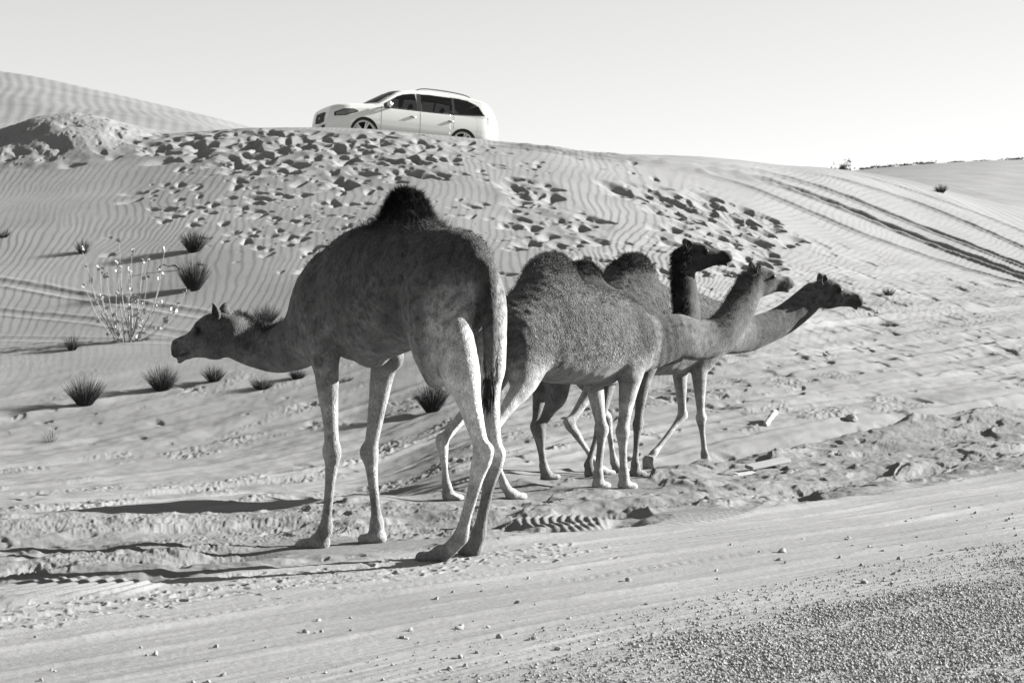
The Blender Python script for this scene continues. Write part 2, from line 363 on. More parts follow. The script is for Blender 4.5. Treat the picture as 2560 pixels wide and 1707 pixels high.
# --- wheel tracks that run over the crest and down the right side
def seg_dist(P):
    best = np.full(XX.shape, 1e3); sg = np.ones(XX.shape); along = np.zeros(XX.shape); acc = 0
    for (a, b) in zip(P[:-1], P[1:]):
        d = b - a; L = np.hypot(*d); m = (np.abs(UU) < .45) & (YY > 20) & (YY < 120)
        px, py = XX - a[0], YY - a[1]
        t = np.clip((px * d[0] + py * d[1]) / L ** 2, 0, 1)
        qx, qy = px - t * d[0], py - t * d[1]; dd = np.hypot(qx, qy)
        c = (d[0] * qy - d[1] * qx) / L
        k = m & (dd < best); best[k] = dd[k]; sg[k] = np.sign(c[k]); along[k] = acc + t[k] * L; acc += L
    return best * sg, along
def spl(P, n=10):
    P = np.array(P, float); Q = np.vstack([2 * P[0] - P[1], P, 2 * P[-1] - P[-2]]); o = []
    for i in range(1, len(Q) - 2):
        for t in np.linspace(0, 1, n, endpoint=False):
            o.append(.5 * ((2 * Q[i]) + (-Q[i - 1] + Q[i + 1]) * t + (2 * Q[i - 1] - 5 * Q[i] + 4 * Q[i + 1] - Q[i + 2]) * t * t + (-Q[i - 1] + 3 * Q[i] - 3 * Q[i + 1] + Q[i + 2]) * t ** 3))
    o.append(Q[-2]); return np.array(o)
TR = [   # sight lines along each wheel track, followed over the crest and down its right side
 ([(1180, 354), (1300, 366), (1460, 383), (1640, 404), (1800, 425), (1930, 452), (2050, 495), (2200, 556), (2380, 628), (2560, 692), (2700, 740)], .16, .08),
 ([(1240, 352), (1400, 370), (1600, 391), (1780, 408), (1920, 428), (2060, 470), (2220, 535), (2400, 608), (2560, 668), (2700, 716)], .13, .05),
 ([(1560, 398), (1740, 424), (1880, 462), (2000, 512), (2140, 574), (2300, 632), (2480, 690), (2700, 750)], .12, .03),
 ([(1900, 412), (2040, 432), (2180, 470), (2320, 520), (2460, 580), (2600, 640), (2720, 690)], .12, .035),
 ([(2000, 418), (2160, 440), (2320, 492), (2460, 545), (2600, 600), (2720, 650)], .09, .02),
]
def tw_pts(P): return [((u - 1280) / FPX * D, D) for u, D in P]
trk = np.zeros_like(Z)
for P, wd, dp in TR:
    w_ = np.array([ray_crest(u, v) for u, v in P]); d, al = seg_dist(spl(w_, 6))
    d = d + .03 * pn(al * 1.3, al * 0, 71)
    dp = dp * ss(.1, 1.6, al)
    Z -= dp * np.exp(-(d / wd) ** 4); Z += dp * .9 * np.exp(-((np.abs(d) - wd * 1.75) / (wd * .5)) ** 2) * (1 + .8 * pn(al * 2.3, d * 3, 72))
    trk = np.maximum(trk, np.exp(-(d / (wd * 2.5)) ** 2) * ss(.1, 1.6, al))  # mask for the shading painted darker along the wheel tracks
# two older tracks across the foot of the dune at the left
for P, wd, dp in [([(-60, 700), (60, 712), (200, 735), (420, 770), (640, 800)], .13, .02), ([(-60, 770), (100, 785), (300, 810), (600, 850)], .12, .014),
                  ([(-60, 842), (200, 848), (460, 850), (700, 870)], .10, .01)]:
    w_ = np.array([ray_ground(u, v) for u, v in P]); d, al = seg_dist(spl(w_, 6))
    m = ss(al.max() + 1, al.max() - 3, al)
    Z -= m * dp * np.exp(-(d / wd) ** 4); Z += m * dp * .7 * np.exp(-((np.abs(d) - wd * 1.7) / (wd * .5)) ** 2) * (1 + 1.2 * pn(al * 3, d * 5, 73))
# --- curved tyre combs pressed into the edge of the bank
def comb(u, v, rl, rw, ang, lam, dep, curve=0.0, n_lo=8.0):
    global Z
    D = FPX * HC / (v - 850.0); x0, y0 = (u - 1280) / FPX * D, D
    c, s = math.cos(ang), math.sin(ang); X, Y = XX - x0, YY - y0
    p = X * c + Y * s; q = -X * s + Y * c; p = p + curve * q * q
    m = ss(1.15, .8, np.sqrt((p / rl) ** 2 + (q / rw) ** 2))
    Z -= .8 * m * (Z - base_h(XX, YY) - .02)
    g = np.sin(2 * np.pi * p / lam + .5 * pn(XX * 3, YY * 3, 81))
    Z += m * dep * (ss(-.6, .8, g) - .5)
comb(200, 1465, .42, .42, R(-18), .085, .014, .4)
comb(1400, 1300, .34, .55, R(2), .062, .011, -.22)
comb(1740, 1290, .7, .3, R(60), .10, .008, .1)
# --- far dunes: broad ripples
farm = ss(52, 60, YY); Z += farm * ss(175, 150, YY) * .005 * np.sin(2 * np.pi * (XX + .22 * YY + .35 * pn(XX * .3, YY * .15, 91)) / .38) * ss(-.05, -.25, UU - 0.02) \
    + farm * .010 * np.sin(2 * np.pi * (XX + .3 * YY + 1.2 * pn(XX * .15, YY * .15, 92)) / .6) * ss(.1, .2, UU)
# --- fine grit everywhere in the near field
Z += ss(26, 18, YY) * .0012 * fbm(XX * 30, YY * 22, 95, 2)
pale = 1.0 - .24 * bank - .07 * fl - .16 * ss(-.12, -.2, UU) * ss(55, 62, YY) + .07 * road + .16 * pn(tw * 1.4, s_ * .08, 97) * (.6 * road + fl) + .12 * ss(.2, .26, UU) * ss(54, 62, YY) - .05 * clod_m - .06 * pm - .04 * ss(1.1, .6, md) - .15 * trk  # shade painted into the sand colour on the far-left dune and the wheel tracks
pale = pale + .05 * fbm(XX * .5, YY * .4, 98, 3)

V = np.stack([XX.ravel(), YY.ravel(), Z.ravel()], 1)
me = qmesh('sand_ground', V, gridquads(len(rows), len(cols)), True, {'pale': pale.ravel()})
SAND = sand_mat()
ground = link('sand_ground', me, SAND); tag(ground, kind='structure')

def H(x, y):                                 # height of the finished ground
    x = np.atleast_1d(np.asarray(x, float)); y = np.atleast_1d(np.asarray(y, float))
    u = x / y; j = np.clip(np.searchsorted(cols, u) - 1, 0, len(cols) - 2); i = np.clip(np.searchsorted(rows, y) - 1, 0, len(rows) - 2)
    fu = (u - cols[j]) / (cols[j + 1] - cols[j]); fv = (y - rows[i]) / (rows[i + 1] - rows[i])
    return (Z[i, j] * (1 - fu) + Z[i, j + 1] * fu) * (1 - fv) + (Z[i + 1, j] * (1 - fu) + Z[i + 1, j + 1] * fu) * fv
def hit(u, v, lo=7.0, hi=160.0):             # where a sight line meets the finished ground
    Y = np.exp(np.linspace(np.log(lo), np.log(hi), 6000)); X = (u - 1280) / FPX * Y
    d = HC - (v - 850) / FPX * Y - H(X, Y); k = np.argmax(d < 0) if (d < 0).any() else len(Y) - 1
    return np.array([X[k], Y[k], H(X[k], Y[k])[0]])
# ------------------------------------------------------------------ animals: one implicit surface each, turned into one continuous mesh
class Field:
    def __init__(s, lo, hi, h):
        s.h = h; s.lo = np.array(lo, np.float32); s.n = (np.ceil((np.array(hi) - lo) / h)).astype(int) + 1
        s.F = np.full(s.n, 1.0, np.float32)
        s.ax = [s.lo[i] + h * np.arange(s.n[i], dtype=np.float32) for i in range(3)]
    def sub(s, lo, hi, mg):
        a = np.clip(np.floor((np.array(lo) - mg - s.lo) / s.h).astype(int), 0, s.n - 1)
        b = np.clip(np.ceil((np.array(hi) + mg - s.lo) / s.h).astype(int) + 1, a + 1, s.n)
        return tuple(slice(a[i], b[i]) for i in range(3))
    def chain(s, P, Rn, Rb, nv, k=.05, kin=.015, cap=.8, sub=5):
        """elliptical tube through points P; Rn radius in the plane of nv, Rb across it"""
        P = np.array(P, float); Rn = np.array(Rn, float); Rb = np.array(Rb, float)
        A = np.column_stack([P, Rn, Rb])
        if len(A) > 2: A = spl(A, sub)
        mx = A[:, 3:].max()
        box = s.sub(A[:, :3].min(0) - mx, A[:, :3].max(0) + mx, .10)
        G = np.full(s.F[box].shape, 1.0, np.float32); off = np.array([box[i].start for i in range(3)])
        for a, b in zip(A[:-1], A[1:]):
            m2 = max(a[3], a[4], b[3], b[4])
            bx = s.sub(np.minimum(a[:3], b[:3]) - m2, np.maximum(a[:3], b[:3]) + m2, .09)
            X, Y, Zg = np.meshgrid(s.ax[0][bx[0]], s.ax[1][bx[1]], s.ax[2][bx[2]], indexing='ij')
            d = b[:3] - a[:3]; L = np.linalg.norm(d); d = d / L
            n = np.array(nv, float); n = n - n @ d * d; n /= np.linalg.norm(n); c = np.cross(d, n)
            px, py, pz = X - a[0], Y - a[1], Zg - a[2]
            t = px * d[0] + py * d[1] + pz * d[2]; tt = np.clip(t / L, 0, 1)
            rn = a[3] + (b[3] - a[3]) * tt; rb = a[4] + (b[4] - a[4]) * tt; ra = np.minimum(rn, rb) * cap
            qa = t - tt * L; qn = px * n[0] + py * n[1] + pz * n[2]; qb = px * c[0] + py * c[1] + pz * c[2]
            k0 = np.sqrt((qa / ra) ** 2 + (qn / rn) ** 2 + (qb / rb) ** 2)
            k1 = np.sqrt((qa / ra ** 2) ** 2 + (qn / rn ** 2) ** 2 + (qb / rb ** 2) ** 2)
            D = (k0 * (k0 - 1) / np.maximum(k1, 1e-4)).astype(np.float32)
            o = tuple(slice(bx[i].start - off[i], bx[i].stop - off[i]) for i in range(3))
            g = G[o]; hh = np.clip(.5 + .5 * (g - D) / kin, 0, 1); G[o] = g * (1 - hh) + D * hh - kin * hh * (1 - hh)
        f = s.F[box]; hh = np.clip(.5 + .5 * (f - G) / k, 0, 1); s.F[box] = f * (1 - hh) + G * hh - k * hh * (1 - hh)
    def ball(s, c, r, ax=None, k=.03):
        c = np.array(c, float); r = np.array(r, float); M = np.eye(3) if ax is None else np.array(ax, float)
        box = s.sub(c - r.max(), c + r.max(), .08)
        X, Y, Zg = np.meshgrid(s.ax[0][box[0]], s.ax[1][box[1]], s.ax[2][box[2]], indexing='ij')
        q = [(X - c[0]) * m[0] + (Y - c[1]) * m[1] + (Zg - c[2]) * m[2] for m in M]
        k0 = np.sqrt(sum((q[i] / r[i]) ** 2 for i in range(3))); k1 = np.sqrt(sum((q[i] / r[i] ** 2) ** 2 for i in range(3)))
        D = (k0 * (k0 - 1) / np.maximum(k1, 1e-4)).astype(np.float32)
        f = s.F[box]; hh = np.clip(.5 + .5 * (f - D) / k, 0, 1); s.F[box] = f * (1 - hh) + D * hh - k * hh * (1 - hh)
    def mesh(s):
        F = s.F; S_ = F < 0
        c = [S_[i:S_.shape[0] - 1 + i, j:S_.shape[1] - 1 + j, k:S_.shape[2] - 1 + k] for i in (0, 1) for j in (0, 1) for k in (0, 1)]
        tot = sum(x.astype(np.int8) for x in c); act = (tot > 0) & (tot < 8)
        I = np.argwhere(act); idx = np.full(act.shape, -1, np.int64); idx[act] = np.arange(len(I))
        acc = np.zeros((len(I), 3)); cnt = np.zeros(len(I))
        offs = [(i, j, k) for i in (0, 1) for j in (0, 1) for k in (0, 1)]
        val = {o: F[I[:, 0] + o[0], I[:, 1] + o[1], I[:, 2] + o[2]] for o in offs}
        for o in offs:
            for a in range(3):
                if o[a]: continue
                p = list(o); p[a] = 1; p = tuple(p); va, vb = val[o], val[p]; m = (va < 0) != (vb < 0)
                t = np.where(m, va / np.where(m, va - vb, 1), 0)
                q = np.tile(np.array(o, float), (len(I), 1)); q[:, a] = t
                acc[m] += q[m]; cnt[m] += 1
        V = s.lo + s.h * (I + acc / cnt[:, None])
        Q = []
        for a in range(3):
            b, c_ = (a + 1) % 3, (a + 2) % 3
            sl0 = [slice(None)] * 3; sl1 = [slice(None)] * 3; sl0[a] = slice(0, -1); sl1[a] = slice(1, None)
            m = S_[tuple(sl0)] != S_[tuple(sl1)]; E = np.argwhere(m)
            E = E[(E[:, b] > 0) & (E[:, c_] > 0) & (E[:, b] < act.shape[b]) & (E[:, c_] < act.shape[c_])]
            ins = S_[E[:, 0], E[:, 1], E[:, 2]]
            def g(db, dc):
                e = E.copy(); e[:, b] -= db; e[:, c_] -= dc; return idx[e[:, 0], e[:, 1], e[:, 2]]
            q = np.stack([g(1, 1), g(0, 1), g(0, 0), g(1, 0)], 1); q[~ins] = q[~ins][:, ::-1]
            Q.append(q)
        Q = np.concatenate(Q); return V, Q
    def relax(s, V, Q, n=2, lam=.5):
        for _ in range(n):
            acc = np.zeros_like(V); cnt = np.zeros(len(V))
            for i in range(4):
                a, b = Q[:, i], Q[:, (i + 1) % 4]
                np.add.at(acc, a, V[b]); np.add.at(acc, b, V[a]); np.add.at(cnt, a, 1); np.add.at(cnt, b, 1)
            V = V + lam * (acc / cnt[:, None] - V)
        return V

def vnormals(V, Q):
    N = np.zeros_like(V); fn = np.cross(V[Q[:, 2]] - V[Q[:, 0]], V[Q[:, 3]] - V[Q[:, 1]])
    for i in range(4): np.add.at(N, Q[:, i], fn)
    return N / np.maximum(np.linalg.norm(N, axis=1), 1e-9)[:, None]

def anatomy(c, hx, sx, zt, zb, sc=1.0, w=1.0):
    """hip points, pin bones, shoulder muscles and the loose fold of the flank"""
    f = c.f; k = sc
    for e in (-1, 1):
        f.ball((hx + .22 * k, e * .225 * k * w, zt - .15 * k), np.array([.07, .035, .045]) * k, k=.035)
        f.ball((hx - .24 * k, e * .105 * k * w, zt - .30 * k), np.array([.05, .04, .06]) * k, k=.03)
        f.chain([(sx + .16 * k, e * .15 * k * w, zt - .12 * k), (sx + .17 * k, e * .215 * k * w, zt - .32 * k), (sx + .12 * k, e * .245 * k * w, zt - .48 * k)], np.array([.035, .05, .045]) * k, np.array([.03, .035, .03]) * k, (1, 0, 0), k=.025)
        f.chain([(sx - .02 * k, e * .20 * k * w, zt - .30 * k), (sx - .08 * k, e * .25 * k * w, zt - .50 * k), (sx - .06 * k, e * .24 * k * w, zt - .68 * k)], np.array([.05, .07, .05]) * k, np.array([.03, .035, .03]) * k, (1, 0, 0), k=.02)
        f.chain([(hx + .10 * k, e * .20 * k * w, zt - .40 * k), (hx + .17 * k, e * .185 * k * w, zt - .58 * k), (hx + .20 * k, e * .13 * k * w, zb + .04 * k)], np.array([.05, .035, .025]) * k, np.array([.03, .025, .02]) * k, (1, 0, 0), k=.025)

def blades(name, P, Dn, Ln, wd, mat, parent, bend=None, seed=0, tone=None):
    """many thin tapering two-segment hairs as one mesh"""
    r = np.random.default_rng(seed); n = len(P); Dn = Dn / np.linalg.norm(Dn, axis=1)[:, None]
    side = np.cross(Dn, r.normal(size=(n, 3))); side /= np.linalg.norm(side, axis=1)[:, None]
    L = Ln[:, None]; B = np.zeros_like(P) if bend is None else bend
    m = P + Dn * L * .5 + B * L * .25; t = P + Dn * L * .9 + B * L; w2 = wd * .5 * (np.ones(n) if np.isscalar(wd) else 1)
    w2 = np.broadcast_to(w2, (n,))[:, None]
    V = np.stack([P - side * w2, P + side * w2, m - side * w2 * .8, m + side * w2 * .8, t], 1).reshape(-1, 3)
    i = np.arange(n)[:, None] * 5
    loops = (i + np.array([[0, 1, 3, 2, 2, 3, 4]])).ravel(); sizes = np.tile([4, 3], n)
    return link(name, mesh(name, V, loops, sizes, False, None if tone is None else {'tone': np.repeat(tone, 5)}), mat, parent)

EYE = flat_mat('eye_dark', .006, .3, spec=.3)
def hair_mat(name, v):
    m = flat_mat(name, v, .75, spec=.15, noise=.35, scale=30); return m
HAIR_D = hair_mat('dark_hair', .012); HAIR_M = hair_mat('brown_hair', .025); HAIR_L = hair_mat('fawn_hair', .055)

FUR = fur_mat()
class Camel:
    """a one-humped camel; local x forward, y to its left, z up, origin on the ground under the trunk"""
    def __init__(s, name, O, ang, h=.016):
        a = R(ang); s.hd = np.array([math.cos(a), math.sin(a), 0]); s.lf = np.array([-math.sin(a), math.cos(a), 0])
        s.gz = 0.0; s.O = np.array([O[0], O[1], s.gz]); s.ang = a; s.name = name
        s.root = bpy.data.objects.new(name, None); COL.objects.link(s.root); s.root.location = s.O; s.root.rotation_euler = (0, 0, a)
        s.res = h; s.dark = []
    def loc(s, p): q = np.array(p) - s.O; return np.array([q @ s.hd, q @ s.lf, q[2]])
    def L(s, u, v, y=0.0):             # local point on the plane y that projects to pixel u, v
        d = np.array([(u - 1280) / FPX, 1, -(v - 850) / FPX]); c = np.array([0, 0, HC])
        t = (y - (c - s.O) @ s.lf) / (d @ s.lf); return s.loc(c + t * d)
    def WD(s, u, v, D): return s.loc(W(u, v, D))
    def ground(s, p):                  # ground height under a local point
        q = s.O + p[0] * s.hd + p[1] * s.lf; return H(q[0], q[1])[0] - s.gz
    def field(s, lo, hi): s.f = Field(lo, hi, s.res)
    def leg(s, J, kind, sc=1.0, foot_dir=(1, 0), lift=False, fat=1.0):
        """J: top, (stifle/elbow), knee or hock, fetlock, foot centre"""
        top, el, kn, fe, ft = [np.array(j, float) for j in J]; f = s.f; nx = (1, 0, .05)
        mix = lambda a, b, t: a * (1 - t) + b * t
        if kind == 'f':
            back = np.array([-.012 * sc, 0, 0])
            P = [top, mix(top, el, .6), el, mix(el, kn, .3), mix(el, kn, .62), mix(el, kn, .88), kn, mix(kn, fe, .18), mix(kn, fe, .5), mix(kn, fe, .85), fe]
            rn = [.15, .125, .095, .076, .055, .045, .053, .040, .032, .033, .045]; rb = [.09, .085, .078, .064, .050, .044, .055, .040, .031, .033, .046]
        else:
            P = [top, mix(top, el, .5), el, mix(el, kn, .3), mix(el, kn, .6), mix(el, kn, .86), kn + np.array([-.004, 0, 0]), mix(kn, fe, .16), mix(kn, fe, .45), mix(kn, fe, .8), fe]
            rn = [.22, .185, .120, .078, .054, .044, .058, .050, .034, .032, .044]; rb = [.12, .115, .092, .066, .048, .040, .048, .042, .031, .031, .043]
        rn = np.array(rn) * sc * fat; rb = np.array(rb) * sc * fat
        f.chain(P, rn, rb, nx, k=.05, kin=.012)
        if kind == 'f':                # knee pad and elbow callus
            d = (kn - fe) / np.linalg.norm(kn - fe); f.ball(kn + np.array([.020 * sc, 0, .01 * sc]), np.array([.050, .057, .068]) * sc, k=.015)
            f.ball(kn + np.array([-.03 * sc, 0, -.02 * sc]), np.array([.022, .028, .04]) * sc, k=.02)
        else:                          # the point of the hock and its tendon
            v = (kn - fe); v /= np.linalg.norm(v)
            hp = kn + v * .03 * sc + np.array([-.038 * sc, 0, 0])
            f.chain([mix(el, kn, .45) + np.array([-.034 * sc, 0, 0]), mix(el, kn, .8) + np.array([-.034 * sc, 0, 0]), hp], [.020 * sc, .015 * sc, .022 * sc], [.018 * sc, .013 * sc, .022 * sc], nx, k=.035)
            f.ball(hp, np.array([.028, .026, .034]) * sc, k=.03)
        fd = np.array([foot_dir[0], foot_dir[1], 0.]); fd /= np.linalg.norm(fd); sd = np.array([-fd[1], fd[0], 0.]); up = np.array([0, 0, 1.])
        if lift: fd = np.array(lift, float); fd /= np.linalg.norm(fd); up = np.cross(fd, sd); up /= np.linalg.norm(up)
        f.chain([fe, mix(fe, ft, .5) + fd * .02 * sc, ft + up * .055 * sc], [.042 * sc, .040 * sc, .05 * sc], [.041 * sc, .042 * sc, .055 * sc], fd, k=.02)
        f.ball(ft + up * .040 * sc + fd * .012 * sc, np.array([.078, .064, .042]) * sc, (fd, sd, up), k=.025)
        for e in (-1, 1):
            c = ft + fd * .078 * sc + sd * e * .045 * sc + up * .034 * sc
            f.ball(c, np.array([.070, .036, .038]) * sc, (fd, sd, up), k=.006)
            f.ball(c + fd * .055 * sc - up * .012 * sc, np.array([.022, .017, .016]) * sc, (fd, sd, up), k=.010)
            s.dark.append((c + fd * .075 * sc, .022 * sc, .3))
        s.dark.append((ft + fd * .10 * sc + up * .03 * sc, .022 * sc, .25))
    def head(s, poll, lips, up, th=1.15, ear_back=.3, ear_len=1.0, mouth=.0, eye_side=(-1, 1)):
        """poll: back of the skull at the ears; lips: tip of the muzzle; up: towards the crown"""
        poll = np.array(poll, float); lips = np.array(lips, float); a = lips - poll; Ln = np.linalg.norm(a); a /= Ln
        u = np.array(up, float); u = u - u @ a * a; u /= np.linalg.norm(u); r = np.cross(u, a); k = Ln
        P = lambda t, v, w=0.0: poll + a * t * k + u * (v * th + .09 * t * t) * k + r * w * k
        s.P = P; s.hax = (a, u, r); s.hk = k; f = s.f; fr = (a, u, r)
        f.chain([P(.0, -.05), P(.12, .0), P(.25, .02), P(.36, .0), P(.47, -.03)], np.array([.15, .175, .185, .17, .135]) * k * th, np.array([.13, .155, .165, .155, .125]) * k, u, k=.04, kin=.01, cap=1)
        f.chain([P(.42, .02), P(.56, -.005), P(.72, -.035), P(.84, -.06), P(.93, -.085)], np.array([.110, .086, .084, .092, .078]) * k * th, np.array([.115, .088, .075, .078, .07]) * k, u, k=.03, kin=.01, cap=1)
        f.chain([P(.10, -.12), P(.28, -.175), P(.45, -.165), P(.62, -.16), P(.78, -.17), P(.88, -.185)], np.array([.13, .145, .105, .07, .055, .05]) * k * th, np.array([.11, .105, .08, .06, .055, .05]) * k, u, k=.03, kin=.01, cap=1)
        f.ball(P(.975, -.125), np.array([.050, .085, .064]) * k, fr, k=.014)          # split upper lip, overhanging
        f.ball(P(.90, -.235), np.array([.060, .036, .045]) * k, fr, k=.008)             # lower lip
        for e in (-1, 1):
            f.ball(P(.38, .115, e * .125), np.array([.085, .055, .05]) * k, fr, k=.014)   # brow ridge
            f.ball(P(.55, .02, e * .085), np.array([.10, .035, .03]) * k, fr, k=.02)
            f.ball(P(.30, -.13, e * .10), np.array([.13, .10, .035]) * k, fr, k=.03)    # cheek
            f.ball(P(.845, .0, e * .055), np.array([.055, .035, .03]) * k, fr, k=.012)  # nostril flap
            s.dark.append((P(.42, .045, e * .16), .085 * k, .22)); s.dark.append((P(.84, -.015, e * .085), .04 * k, .35))
        s.dark.append((P(.93, -.13), .13 * k, .45)); s.dark.append((P(.58, .08), .11 * k, .55)); s.dark.append((P(.75, .05), .10 * k, .5))
        # mouth line
        for e in (-1, 1):
            for q in (.70, .75, .80, .85, .90): s.dark.append((P(q, -.145 - .03 * q, e * .075), .028 * k, .22))
        s.ears = [(P(.10, .13, e * .115), e) for e in (-1, 1)]; s.ear_back = ear_back; s.ear_len = ear_len; s.headsc = k
        s.eyes = [P(.43, .052, e * .150) for e in (-1, 1)]
        s.nos = [P(.86, -.008, e * .075) for e in (-1, 1)]
    def ear_geo(s):
        a, u, r = s.hax; k = s.headsc; Vs, Qs, n = [], [], 0
        for base, e in s.ears:
            d = u * .85 + r * e * .42 - a * s.ear_back; d /= np.linalg.norm(d)
            face = r * e * .75 + a * .55; face -= face @ d * d; face /= np.linalg.norm(face); w_ = np.cross(d, face)
            nr, nc = 12, 15; base = base - d * .03 * k
            for off in (0, 1):
                for i in range(nr):
                    t = i / (nr - 1); wd = .068 * k * (math.sin(math.pi * min(.98, .18 + .80 * t)) ** .65) * (1.1 if t < .5 else 1); ln = .27 * k * s.ear_len
                    for j in range(nc):
                        q = (j / (nc - 1)) * 2 - 1; ang = q * 1.75 * (1 - .35 * t)
                        p = base + d * t * ln + w_ * math.sin(ang) * wd * (1 + .2 * off) - face * math.cos(ang) * wd * .95 * (1 + .22 * off)
                        Vs.append(p)
            g = gridquads(nr, nc, n); g2 = gridquads(nr, nc, n + nr * nc)
            Qs += [g[:, ::-1], g2]
            for i in range(nr - 1):                                  # rims
                for j in (0, nc - 1):
                    p = n + i * nc + j; Qs.append(np.array([[p, p + nc, p + nc + nr * nc, p + nr * nc]]))
            for j in range(nc - 1):
                p = n + (nr - 1) * nc + j; Qs.append(np.array([[p, p + 1, p + 1 + nr * nc, p + nr * nc]]))
            n += 2 * nr * nc
        return np.array(Vs), np.concatenate(Qs)
    def finish(s, tone_fn, curl_fn, mat, relax=3):
        V, Q = s.f.mesh(); V = s.f.relax(V, Q, relax); s.f = None
        N = vnormals(V, Q); cl = curl_fn(V)                  # matted wool: real relief
        V = V + N * (cl * (.009 * fbm(V[:, 0] * 17 + 5 * V[:, 1], V[:, 2] * 15 + 3 * V[:, 1], 301, 2)) + .004 * fbm(V[:, 0] * 7, V[:, 2] * 5 + V[:, 1] * 4, 303, 2))[:, None]
        N = vnormals(V, Q); s.V, s.N, s.Q = V, N, Q
        tone = tone_fn(V, N); s.tone0 = tone; curl = curl_fn(V)
        for c, r_, m in s.dark:
            d = np.linalg.norm(V - c, axis=1) / r_; tone = tone * (1 - (1 - m) * ss(1.15, .55, d))
        eV, eQ = s.ear_geo(); et = np.full(len(eV), np.median(tone_fn(eV, eV * 0)) * 1.0)
        V2 = np.concatenate([V, eV]); Q2 = np.concatenate([Q, eQ + len(V)])
        s.body = link('body', qmesh('body', V2, Q2, True, {'tone': np.concatenate([tone, et]), 'curl': np.concatenate([curl, np.zeros(len(eV))])}), mat, s.root)
        for p in s.eyes:
            bm = bpy.data.meshes.new('eye'); import bmesh as _b; b = _b.new(); _b.ops.create_uvsphere(b, u_segments=14, v_segments=8, radius=.036 * s.headsc * 1.1); b.to_mesh(bm); b.free()
            for q in bm.polygons: q.use_smooth = True
            link('eye', bm, EYE, s.root, tuple(p))
    def fur(s, name, wfn, n, ln, wd, mat, lay, spread=.35, seed=1, bend=(0, 0, -.3), clump=0.0):
        """hairs rooted on the skin wherever wfn is high; lay = preferred direction"""
        r = np.random.default_rng(seed); w_ = np.clip(wfn(s.V, s.N), 0, 1) * (((s.V - s.P(.12, 0)) @ s.hax[0]) < 0); w_ = w_ / max(w_.sum(), 1e-9)
        if not np.isfinite(w_).all() or w_.sum() == 0: return
        i = r.choice(len(s.V), n, p=w_); P = s.V[i] + r.normal(size=(n, 3)) * s.res * .5
        D = s.N[i] * (1 - spread) * .8 + np.array(lay) * 1.0 + r.normal(size=(n, 3)) * spread
        if clump: D = D + clump * np.stack([pn(P[:, 0] * 14 + q, P[:, 2] * 14 + P[:, 1] * 9, 77 + q) for q in range(3)], 1)
        tn = s.tone0[i] * (.6 if name == 'mane' else 1) * (.55 + .9 * r.random(n)) * (1 + .8 * pn(P[:, 0] * 16, P[:, 2] * 12 + P[:, 1] * 9, 88))
        return blades(name, P, D, ln * (.45 + .8 * r.random(n)), wd, FUR, s.root, np.tile(np.array(bend, float), (n, 1)), seed, tn)

def trunk(c, st_, k=.05, dy=0.0):
    """st_: rows of x, top z, bottom z, half width"""
    A = np.array(st_, float); P = np.stack([A[:, 0], A[:, 0] * 0 + dy, (A[:, 1] + A[:, 2]) / 2], 1)
    if A.shape[1] > 4: P[:, 1] += A[:, 4]
    c.f.chain(P, (A[:, 1] - A[:, 2]) / 2, A[:, 3], (0, 0, 1), k=k, kin=.02, cap=.6, sub=4)

def coat(base, zlo, zhi, lo, hi, seed):
    """darker back, paler belly and legs, cloudy patches: the animal's own colouring"""
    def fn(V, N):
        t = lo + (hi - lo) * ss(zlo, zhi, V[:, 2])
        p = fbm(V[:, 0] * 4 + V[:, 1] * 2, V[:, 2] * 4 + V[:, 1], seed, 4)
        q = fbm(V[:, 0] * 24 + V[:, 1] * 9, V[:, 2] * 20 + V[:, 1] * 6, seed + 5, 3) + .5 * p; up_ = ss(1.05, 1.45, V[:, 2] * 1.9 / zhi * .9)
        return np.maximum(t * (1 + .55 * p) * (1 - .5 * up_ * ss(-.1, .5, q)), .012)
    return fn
def G(u, v, z=0.0): D = FPX * (HC - z) / (v - 850.0); return W(u, v, D)
COAT_SMOOTH = coat_mat('short_camel_coat', .25); COAT_WOOL = coat_mat('woolly_camel_coat', 1.0)
def foot(c, u, v, dz=0.0):
    p = c.loc(G(u, v)); p[2] = c.ground(p) - .012 + dz; return p
def gfoot(c, x, y): p = np.array([x, y, 0.]); p[2] = c.ground(p) - .012; return p
def up3(p, dx=0, dy=0, dz=0): return np.array(p) + np.array([dx, dy, dz])

# ---------------- the tall camel in front, seen from behind its left side, head low and turned left
c = M = Camel('camel', (-.635, 11.83), 125.5, .0135)
c.field((-1.25, -.55, -.08), (2.05, .95, 2.32))
trunk(c, [(-.81, 1.68, 1.42, .06), (-.74, 1.79, 1.30, .125), (-.61, 1.865, 1.26, .195), (-.42, 1.90, 1.27, .245), (-.2, 1.90, 1.26, .305), (.02, 1.92, 1.21, .34), (.25, 1.93, 1.16, .35),
          (.46, 1.92, 1.13, .315), (.66, 1.89, 1.15, .24), (.84, 1.80, 1.18, .17), (1.0, 1.70, 1.18, .135)])
c.f.chain([(-.02, 0, 1.74), (-.01, 0, 1.90), (-.0, 0, 2.02), (.0, 0, 2.09)], [.38, .24, .145, .08], [.20, .14, .09, .055], (1, 0, 0), k=.11, cap=.7)
c.f.chain([(.32, 0, 1.84), (.52, 0, 1.82), (.70, 0, 1.76)], [.10, .11, .08], [.10, .09, .07], (0, 0, 1), k=.08)
c.f.ball((.38, 0, 1.15), (.13, .075, .06), k=.04)                                    # chest pad
